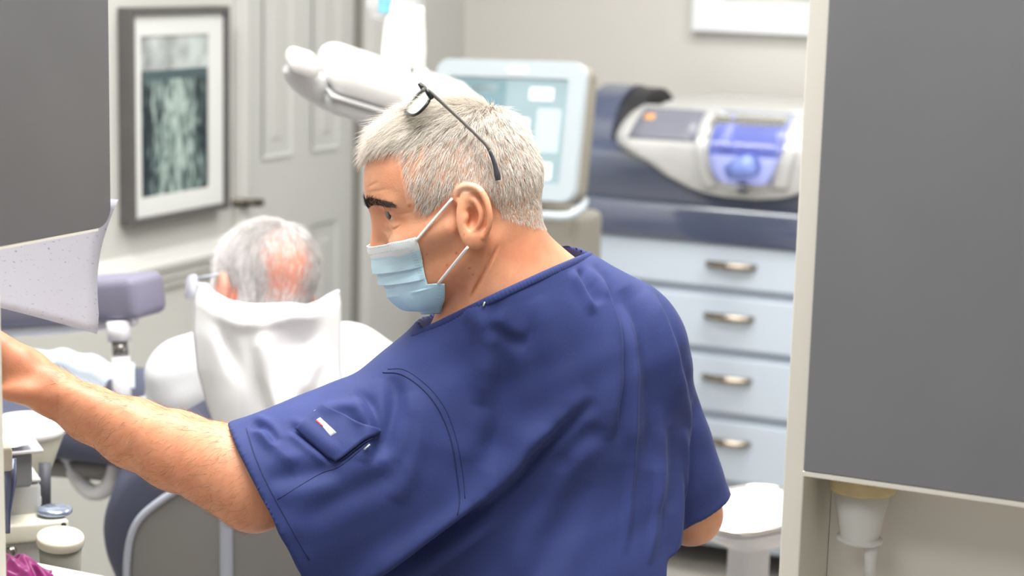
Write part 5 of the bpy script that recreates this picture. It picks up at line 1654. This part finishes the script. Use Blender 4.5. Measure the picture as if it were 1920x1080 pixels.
FOLDS = [
    ('step', [(1112, 742), (1060, 790), (1000, 846), (960, 893), (900, 945), (862, 970), (800, 1014), (730, 1066), (640, 1130)], 12, .0125),
    ('crease', [(925, 945), (866, 988), (800, 1034), (720, 1092), (640, 1160)], 15, .0120),
    ('ridge', [(1060, 772), (990, 835), (940, 890), (880, 940)], 24, .005),
    ('crease', [(1040, 880), (1085, 830), (1130, 800)], 14, .003),
    ('step', [(1108, 500), (1122, 516), (1136, 534), (1155, 589), (1164, 649), (1167, 710), (1160, 770), (1150, 830)], 9, .0085),
    ('ridge', [(1165, 570), (1179, 601), (1187, 649), (1189, 722), (1185, 806), (1184, 860), (1179, 940), (1170, 1040)], 7, .0055),
    ('crease', [(1170, 540), (1205, 610), (1222, 690), (1226, 780), (1222, 880)], 20, .0075),
    ('step', [(1215, 540), (1240, 580), (1257, 620), (1273, 673), (1288, 752), (1296, 800)], 9, .0075),
    ('ridge', [(1237, 760), (1240, 830), (1237, 900), (1228, 980), (1215, 1060)], 8, .0045),
    ('ridge', [(1272, 800), (1275, 870), (1268, 950), (1262, 1060)], 8, .0045),
    ('crease', [(1254, 800), (1258, 880), (1252, 960)], 9, .0035),
    ('step', [(1309, 712), (1297, 790), (1290, 860), (1283, 900), (1276, 960), (1284, 1060)], 8, .0060),
    ('ridge', [(870, 585), (900, 600), (912, 640), (910, 690), (902, 760)], 20, .0065),
    ('step', [(990, 636), (962, 630), (940, 616), (918, 600)], 12, .0045),
    ('crease', [(935, 640), (945, 700), (938, 790), (910, 880)], 20, .0050),
    ('ridge', [(1000, 560), (1030, 640), (1045, 720), (1040, 790)], 30, .0040),
    ('crease', [(1083, 505), (1100, 535), (1122, 572)], 8, .0040),
    ('ridge', [(1072, 505), (1092, 540), (1112, 590)], 9, .0035),
    ('step', [(660, 742), (680, 752), (697, 779), (702, 820), (692, 870)], 9, .0075),
    ('ridge', [(600, 775), (640, 762), (668, 770), (682, 800)], 12, .0045),
    ('crease', [(735, 705), (742, 745), (732, 800), (715, 860)], 14, .0060),
    ('ridge', [(770, 735), (785, 790), (775, 860), (740, 940)], 20, .0050),
    ('crease', [(540, 800), (556, 806), (600, 842), (628, 866)], 7, .0045),
    ('ridge', [(480, 805), (510, 832), (540, 860), (560, 870)], 14, .0055),
    ('crease', [(470, 795), (490, 800), (505, 812), (520, 835)], 7, .0050),
    ('crease', [(500, 900), (560, 890), (640, 880)], 16, .0035),
    ('crease', [(560, 985), (640, 935), (760, 880)], 20, .0035),
    ('ridge', [(960, 1090), (1000, 985), (1060, 890), (1110, 810)], 26, .0040),
    ('crease', [(1010, 1090), (1050, 990), (1100, 900)], 22, .0035),
]
Vs = press(Vs, Fs, FOLDS)
low_n = .0011 * np.sin(Vs[:, 0] * 61 + 2.5 * np.sin(Vs[:, 1] * 37)) * np.sin(Vs[:, 1] * 53 + Vs[:, 2] * 30)
Vs = Vs + vnormals(Vs, Fs) * low_n[:, None]
Vs = relax(Vs, Fs, 2, .4)
def scrub_mat():
    m = bpy.data.materials.new('navy_scrub_twill'); m.use_nodes = True
    nt = m.node_tree; b = nt.nodes['Principled BSDF']; N = nt.nodes.new; L = nt.links.new
    b.inputs['Roughness'].default_value = .72; b.inputs['Specular IOR Level'].default_value = .3
    b.inputs['Sheen Weight'].default_value = .12; b.inputs['Sheen Roughness'].default_value = .4
    b.inputs['Sheen Tint'].default_value = rgb(170, 180, 225)
    tc = N('ShaderNodeTexCoord')
    n = N('ShaderNodeTexNoise'); n.inputs['Scale'].default_value = 9; n.inputs['Detail'].default_value = 8; L(tc.outputs['Object'], n.inputs['Vector'])
    r = N('ShaderNodeValToRGB'); e = r.color_ramp.elements
    e[0].position = .3; e[0].color = rgb(44, 55, 106); e[1].position = .7; e[1].color = rgb(51, 63, 119)
    L(n.outputs['Fac'], r.inputs['Fac'])
    # fine twill
    mp = N('ShaderNodeMapping'); mp.inputs['Rotation'].default_value = (.4, .5, .8); mp.inputs['Scale'].default_value = (1, .25, 1); L(tc.outputs['Object'], mp.inputs[0])
    w = N('ShaderNodeTexNoise'); w.inputs['Scale'].default_value = 900; w.inputs['Detail'].default_value = 2; L(mp.outputs[0], w.inputs['Vector'])
    mx = N('ShaderNodeMix'); mx.data_type = 'RGBA'; mx.blend_type = 'OVERLAY'; mx.inputs['Factor'].default_value = .16
    L(r.outputs[0], mx.inputs['A']); L(w.outputs['Fac'], mx.inputs['B']); L(mx.outputs['Result'], b.inputs['Base Color'])
    bp = N('ShaderNodeBump'); bp.inputs['Strength'].default_value = .25; bp.inputs['Distance'].default_value = .0006
    L(w.outputs['Fac'], bp.inputs['Height']); L(bp.outputs['Normal'], b.inputs['Normal'])
    return m
m_scrub = scrub_mat()
m_seam = mat('navy_seam_thread', rgb(36, 45, 90), .8)
Vsw = from_cam(Vs)
top_ = obj('scrub_top', (Vsw, Fs), m_scrub, dentist)
sc = Caster(Vsw, Fs)
def seam(name, pts, rad, m, off=.0, parent=top_, flat=.5):
    Pq, Nq = sc.line(pts, off, 6)
    return obj(name, tube(Pq, rad, 6, flat=flat, up=None), m, parent)
seam('armhole_seam', [(718, 698), (754, 702), (796, 732), (827, 774), (848, 831), (858, 893), (862, 935), (858, 966)], .0013, m_seam)
seam('armhole_topstitch', [(727, 692), (760, 694), (803, 725), (836, 768), (857, 828), (868, 890), (872, 935)], .0006, m_seam, flat=1)
seam('sleeve_hem_seam', [(462, 803), (476, 850), (500, 905), (535, 970), (580, 1050)], .0009, m_seam)
# sleeve pocket
def patch_px(corners, n, off, t):
    A, B, Cq, D_ = [np.array(c, float) for c in corners]
    Pm = np.zeros((n, n, 3))
    for i in range(n):
        for j in range(n):
            v, u = i / (n - 1), j / (n - 1)
            q = (A * (1 - u) + B * u) * (1 - v) + (D_ * (1 - u) + Cq * u) * v
            Pm[i, j] = sc(q[0], q[1], off)[0]
    return thick_grid(Pm, t)
pk = obj('sleeve_pocket', patch_px([(556, 803), (608, 762), (712, 808), (630, 866)], 18, .0022, .0026), m_scrub, top_)
seam('pocket_seam', [(560, 806), (595, 834), (629, 865), (668, 842), (706, 814)], .0009, m_seam, .0016)
seam('pocket_seam', [(520, 936), (600, 888), (640, 872), (712, 812)], .0007, m_seam)
m_lblk = mat('label_black', rgb(44, 42, 46), .7); m_lwht = mat('label_white', rgb(214, 214, 216), .7, var=.12, scale=500); m_lred = mat('label_red', rgb(206, 70, 58), .7)
lbl = obj('brand_label', patch_px([(589, 794), (601, 786), (633, 816), (623, 829)], 7, .0034, .0012), m_lblk, top_)
obj('label_print', patch_px([(594, 791.5), (601, 787.5), (630.5, 815), (619, 822)], 6, .0042, .0008), m_lwht, lbl)
obj('label_stripe', patch_px([(592, 793.5), (594.5, 792), (606, 803), (604.5, 805)], 4, .0046, .0006), m_lred, lbl)
m_thr = mat('pale_thread', rgb(200, 206, 200), .7)
for a_, b_ in (((589, 771), (601.6, 765)), ((587, 781.5), (599.6, 773.7)), ((650.8, 834), (662.5, 824)), ((683, 843), (693.6, 833.3)), ((906, 574), (909, 566))):
    m0_ = np.array([(a_[0] + b_[0]) / 2, (a_[1] + b_[1]) / 2])
    z_ = -to_cam(sc(m0_[0], m0_[1], .0030)[0])[2]
    obj('bar_tack', tube(from_cam(np.array([Cc(a_[0], a_[1], z_), Cc(m0_[0], m0_[1], z_ - .0004), Cc(b_[0], b_[1], z_)])), .0009, 6), m_thr, top_)
# ribbed neckband around the whole neck opening
def neck_ring(n=420):
    ax = NECK1 - NECK0
    t = ((NK_A - NECK0) @ nk_n) / (ax @ nk_n)
    c = NECK0 + ax * t
    e1_ = NK_A - c; e1_ -= nk_n * (e1_ @ nk_n); e1_ /= np.linalg.norm(e1_); e2_ = np.cross(nk_n, e1_)
    rs_ = np.linspace(.03, .12, 181); out_ = []
    for k in range(n):
        a = 2 * PI * k / n
        q = c + np.outer(rs_, math.cos(a) * e1_ + math.sin(a) * e2_)
        v = shirt_solid(q[:, 0], q[:, 1], q[:, 2])
        i_ = np.nonzero(v > 0)[0]
        out_.append(q[i_[0] if len(i_) else -1])
    out_ = np.array(out_)
    for _ in range(6):
        out_ = .5 * out_ + .25 * (np.roll(out_, 1, 0) + np.roll(out_, -1, 0))
    return out_, c
ring_, rc_ = neck_ring()
def neckband_geo():
    n = len(ring_); T = np.roll(ring_, -1, 0) - np.roll(ring_, 1, 0); T /= np.linalg.norm(T, axis=1, keepdims=True)
    vs, fs, m_ = [], [], 10
    for i in range(n):
        o_ = np.cross(T[i], nk_n); o_ /= np.linalg.norm(o_)
        if o_ @ (ring_[i] - rc_) < 0: o_ = -o_
        rib = 1.0 + .22 * math.sin(i * 2 * PI / 3.5)
        for k in range(m_):
            a = 2 * PI * k / m_
            vs.append(ring_[i] - o_ * .0008 + o_ * (.0021 * rib * math.cos(a)) + nk_n * (.0046 * math.sin(a) - .0012))
    for i in range(n):
        j = (i + 1) % n
        for k in range(m_):
            fs.append([i * m_ + k, i * m_ + (k + 1) % m_, j * m_ + (k + 1) % m_, j * m_ + k])
    return from_cam(np.array(vs)), fs
obj('neckband', neckband_geo(), m_scrub, top_)
# ------------------------------------------------------------------ trousers, clogs and the stool he sits on
m_pants = mat('navy_trousers', rgb(46, 56, 104), .75, var=.06, scale=10)
def pants(x, y, z):
    P = np.stack([x, y, z], -1)
    d = smin(legs_sdf(x, y, z, .006), capsule(x, y, z, HIPC - DOWN * .10, HIPC, .128, .13), .05)
    return np.maximum(d, np.maximum((P - HIPC) @ (-DOWN) - .09, (P - HIPC) @ DOWN - .43))
Vq, Fq_ = sdf_mesh(pants, (HIPC[0] - .55, HIPC[1] - .62, HIPC[2] - .72), (HIPC[0] + .55, HIPC[1] + .2, HIPC[2] + .32), .008)
obj('trousers', (from_cam(Vq), Fq_), m_pants, dentist)
zf = from_cam(HIPC)[2]

m_clog = mat('black_clog', rgb(38, 38, 42), .5)
def clog(s):
    ank = HIPC + SIDB * (.19 * s) + DOWN * .44 + FWDB * .34
    w0 = from_cam(ank); fw = FWDB @ CM; sd = SIDB @ CM
    c = np.array([w0[0], w0[1], 0.0])
    def fn(x, y, z):
        P = np.stack([x, y, z], -1) - c
        f, l, u = P @ fw, P @ sd, P[:, 2]
        d = smin(ell(f, l, u, (.09, 0, .03), (.10, .048, .05)), ell(f, l, u, (-.03, 0, .035), (.06, .042, .06)), .04)
        return np.maximum(d, -(u - .001))
    V, Fq = sdf_mesh(fn, c + [-.28, -.28, -.02], c + [.28, .28, .12], .006)
    return V, Fq
obj('clog', clog(-1), m_clog, dentist); obj('clog', clog(1), m_clog, dentist)
hipw = from_cam(HIPC)
seat_z = hipw[2] - .125
stool = thing('stool', 'round slate stool under the seated dentist', 'stool', (hipw[0], hipw[1], 0))
obj('seat', lathe([(.15, -.07), (.185, -.06), (.19, -.03), (.18, -.004), (.10, -.001), (.001, 0)], (hipw[0], hipw[1], seat_z), 32), m_uph, stool)
obj('gas_column', lathe([(.035, .08), (.035, .22), (.02, .23), (.02, seat_z - .06)], (hipw[0], hipw[1], 0), 20), m_chrome, stool)
for k in range(5):
    a = 2 * PI * k / 5; dx, dy = math.cos(a), math.sin(a)
    obj('base_leg', tube([(hipw[0], hipw[1], .10), (hipw[0] + .25 * dx, hipw[1] + .25 * dy, .065)], [.022, .014], 10), m_chrome, stool)
    obj('caster', lathe([(.02, -.012), (.028, -.008), (.028, .008), (.02, .012)], (hipw[0] + .25 * dx, hipw[1] + .25 * dy, .028), 16, (-dy, dx, 0)), m_black, stool)
# ------------------------------------------------------------------ surgical mask
def plane_pt(px, py, l0=0.0):
    """pixel ray meeting the head's own plane at side offset l0"""
    v = Cc(px, py, 1.0)
    t = (l0 - (-HO) @ hl) / (v @ hl) if abs(v @ hl) > 1e-6 else 2.0
    q = v * t
    return head_local(q[None])
MROWS = [((781, 444), (688, 463)), ((785, 455), (691, 474)), ((788, 466), (694, 485)), ((792, 482), (699, 499)), ((795, 499), (706, 513)),
         ((799, 517), (713, 530)), ((803, 532), (721, 541)), ((818, 530), (729, 547)), ((833, 530), (734, 555)), ((832, 558), (744, 566)), ((829, 588), (758, 576))]
def mask_rows():
    rows = []
    for (ex_, ey_), (mx_, my_) in MROWS:
        e = head_cast(ex_, ey_, .0022)[0]
        fe, le, ue = [float(v[0]) for v in head_local(to_cam(e)[None])]
        fm, lm, um = [float(v[0]) for v in plane_pt(mx_, my_, 0.0)]
        rows.append((fe, le, ue, fm, um))
    return np.array(rows)
mr = mask_rows()
def mask_grid(nv=120, nu=34):
    k = np.linspace(0, len(mr) - 1, nv)
    R = np.stack([np.interp(k, np.arange(len(mr)), mr[:, c]) for c in range(5)], 1)
    # soften every column except at the pleat steps
    G = np.zeros((nv, 2 * nu - 1, 3)); T = np.zeros((nv, 2 * nu - 1))
    pleats = [4.0, 5.35]
    for i in range(nv):
        fe, le, ue, fm, um = R[i]
        kk = k[i]
        step = 0.0
        for p in pleats:                     # each pleat overlaps the one above: a small ledge
            step += .0026 * np.clip((p - kk) / 1.25, 0, 1) if kk <= p else 0.0
        if kk <= 4.0: step = .0006 + .0046 * np.clip((kk - 2.2) / 1.8, 0, 1)
        elif kk <= 5.35: step = .0002 + .0046 * np.clip((kk - 4.0) / 1.35, 0, 1)
        else: step = .0002
        for j in range(nu):
            t = j / (nu - 1)
            a = t * PI / 2
            f = fe + (fm - fe) * t ** .72
            l = le * (1 - t) ** .72
            u = ue + (um - ue) * t ** .9
            # puckers near the lower corner
            if kk > 6:
                w = min(1, (kk - 6) / 2.0)
                f += w * .006 * math.sin(a); l += w * .005 * math.cos(a) * min(1, t * 4)
                f += w * (.0045 * math.sin(t * 9.5 + kk * .6) * math.exp(-((t - .45) / .3) ** 2))
            u_off = step * math.sin(min(1, t * 6) * PI / 2)
            f += u_off * math.sin(a); l += u_off * math.cos(a)
            for jj, sg in ((nu - 1 - (nu - 1 - j), 1), (2 * nu - 2 - j, -1)):
                G[i, jj] = H(f, l * sg, u)
            T[i, j] = T[i, 2 * nu - 2 - j] = kk
    return G, T
G_, T_ = mask_grid()
Gf = G_.reshape(-1, 3)
for _ in range(3):                       # keep the cloth just off the skin
    sv_ = head_sdf(Gf[:, 0], Gf[:, 1], Gf[:, 2])
    for i_ in np.nonzero(sv_ < .0030)[0]:
        q_, n_ = head_cast.near(from_cam(Gf[i_]))
        Gf[i_] = to_cam(q_ + n_ * .0032)
G_ = Gf.reshape(G_.shape)
for _ in range(2):
    G_[1:-1, 1:-1] = .5 * G_[1:-1, 1:-1] + .25 * (G_[1:-1, :-2] + G_[1:-1, 2:])
m_mask = attr_mat('mask_fabric', [(0.0, rgb(242, 250, 252)), (.17, rgb(242, 250, 252)), (.21, rgb(208, 240, 253)), (1.0, rgb(190, 230, 251))], rough=.85, spec=.2, bump=.15, bscale=700)
Gw = from_cam(G_.reshape(-1, 3)).reshape(G_.shape)
mv, mf = thick_grid(Gw, .0012)
mask_o = obj('face_mask', (mv, mf), m_mask, dentist)
tt_ = np.concatenate([T_.ravel(), T_.ravel()]) / 10.0
set_attr(mask_o, 'tone', tt_)
mtree = Caster(mv, mf)
# welded dots along the nose wire and the side
m_dot = mat('mask_weld', rgb(168, 200, 216), .8)
geos = []
def dots(a, b, n):
    for k in range(n):
        q = np.array(a) * (1 - k / (n - 1)) + np.array(b) * (k / (n - 1))
        p, nr_ = mtree(q[0], q[1], .0002)
        geos.append(box(p - .00035, p + .00035))
dots((691, 468), (768, 452), 22); dots((694, 478), (768, 464), 22)
for s_ in range(3):
    dots((776 - 3.2 * s_, 468 + s_), (797 - 3.4 * s_, 526), 13)
    dots((829 - 4 * s_, 536), (826 - 4 * s_, 560), 5)
obj('weld_dots', join(*geos), m_dot, mask_o, kind='stuff', smooth=False)
# side binding and ear loops
m_loop = mat('mask_elastic', rgb(238, 236, 236), .8)
def on_face(px, py, off): return head_cast(px, py, off)[0]
def loop(pts, rad):
    P0_, P1_ = on_face(*pts[0], .0035), on_face(*pts[1], .0030)
    n = 14; out_ = []
    for k in range(n):
        t = k / (n - 1)
        q = P0_ * (1 - t) + P1_ * t
        pxy = project(q)
        s_ = head_cast(pxy[0], pxy[1], .0022)[0]
        dq, ds = -to_cam(q)[2], -to_cam(s_)[2]
        out_.append(q if dq < ds else s_)
    return tube(np.array(out_), rad, 8)
obj('ear_loop', loop([(781, 450), (850, 371)], .00155), m_loop, mask_o)
obj('ear_loop', loop([(822, 529), (879, 461)], .00165), m_loop, mask_o)
le_ = [H(-.010, -.076, .02), H(.03, -.070, -.01), H(.066, -.052, -.03)]
obj('ear_loop', tube(from_cam(np.array(le_)), .0015, 8), m_loop, mask_o)

# ------------------------------------------------------------------ reading glasses pushed up on the hair
gl_c = Cc(779, 189, 1.962)
gL, gU, gD = [float(v[0]) for v in head_local(gl_c[None])]
m_gfr = mat('gunmetal_frame', rgb(128, 124, 120), .35, metal=.5)
m_gblk = mat('black_frame', rgb(34, 36, 38), .3)
m_lens = mat('spectacle_lens', rgb(205, 216, 210), .05, alpha=.45, coat=.5)
gw0 = H(gL, .0, gD)
glasses = thing('glasses', 'dark rimmed glasses pushed up on the grey hair of the dentist', 'glasses', tuple(from_cam(gw0)))
hgt = (Cc(799, 167, 1.96) - Cc(758, 211, 1.96)); hgt -= hl * (hgt @ hl); GH = np.linalg.norm(hgt); hgt /= GH
gn = np.cross(hgt, hl); 
if gn @ np.array([-.7, .7, 0]) < 0: gn = -gn                  # outward normal of the lenses: up and forward
gw_dir = (-gl_c / np.linalg.norm(gl_c)) * .97 + np.array([.73, -.68, 0]) * .05; gw_dir -= hgt * (gw_dir @ hgt); gw_dir /= np.linalg.norm(gw_dir)
def lens_pt(w, h):
    """w: across the face (head left positive), h: -.5...5 along the lens height"""
    sag = -.17 * w ** 2 / .068
    return gl_c - hl * ((gl_c - HO) @ hl) + gw_dir * (w - .036) + hl * .036 + hgt * (h * GH) + gn * sag
def lens_outline(s):
    pts = []
    for x_, y_ in rrect(.053, 1.0, .016, 8) if False else []:
        pass
    for k in range(40):
        a = 2 * PI * k / 40
        cx_, cy_ = math.cos(a), math.sin(a)
        x_ = .0270 * np.sign(cx_) * abs(cx_) ** .65; y_ = .46 * np.sign(cy_) * abs(cy_) ** .70
        y_ *= 1.0 - .10 * (x_ / .027)
        pts.append(lens_pt(s * (.0385 + x_), y_))
    return np.array(pts)
for s in (1, -1):
    ol_ = lens_outline(s)
    rim = obj('rim', tube(from_cam(ol_), .0017, 8, closed=True), m_gblk, glasses)
    nrw = 7; Pm = np.array([[lens_pt(s * .0385, 0) * (1 - r_) + p * r_ for p in np.vstack([ol_, ol_[:1]])] for r_ in np.linspace(0.02, 1, nrw)])
    vs, fs = grid_geo(from_cam(Pm.reshape(-1, 3)).reshape(Pm.shape))
    g2 = gn @ CM * .0012
    k_ = len(vs)
    obj('lens', (np.concatenate([vs, vs - g2]), fs + [[i + k_ for i in reversed(f)] for f in fs]), m_lens, rim)
obj('bridge', tube(from_cam(catmull([lens_pt(-.0115, .15), lens_pt(-.004, .24), lens_pt(.004, .24), lens_pt(.0115, .15)], 5)), .0017, 8), m_gblk, glasses)
hinge = lens_pt(.067, .42)
def temple(s):
    px = [(799, 167), (812, 177), (835, 198), (868, 229), (898, 258), (912, 273), (921, 290), (928, 310), (932, 326), (934, 338)]
    if s > 0:
        out_ = []
        for k, p in enumerate(catmull(px, 4)):
            q, n_ = head_cast(p[0], p[1], .013)
            out_.append(to_cam(q))
        out_ = np.array(out_)
        hd = -hinge[2]
        # straighten: blend from the hinge depth to the side of the head
        zz = out_[:, 2]; tpar = np.linspace(0, 1, len(out_))
        zz2 = np.interp(tpar, [0, .45, 1], [hinge[2], np.median(zz[len(zz) // 2:]) + .002, zz[-3:].mean()])
        Pq = np.array([Cc(p[0], p[1], -z_) for p, z_ in zip(catmull(px, 4), zz2)])
        return Pq
    near = temple(1)
    f, l, u = head_local(near)
    return HO + f[:, None] * hf - l[:, None] * hl + u[:, None] * hu
for s in (1, -1):
    Pq = temple(s)
    n_ = len(Pq); cut = int(n_ * .62)
    arm_ = obj('temple_arm', tube(from_cam(Pq[:cut + 1]), [.0017, .0014, .0013], 8, flat=1.3), m_gfr, glasses)
    obj('temple_tip', tube(from_cam(Pq[cut:]), [.0017, .0021, .0026, .0034, .0030], 8), mat('temple_tip_grey', rgb(62, 64, 70), .4), arm_)
    h0 = lens_pt(s * .0655, .40)
    obj('hinge', tube(from_cam(np.array([h0, (h0 * .5 + Pq[0] * .5) + gn * .001, Pq[0]])), [.0024, .0027, .0022], 8), m_gblk, glasses)
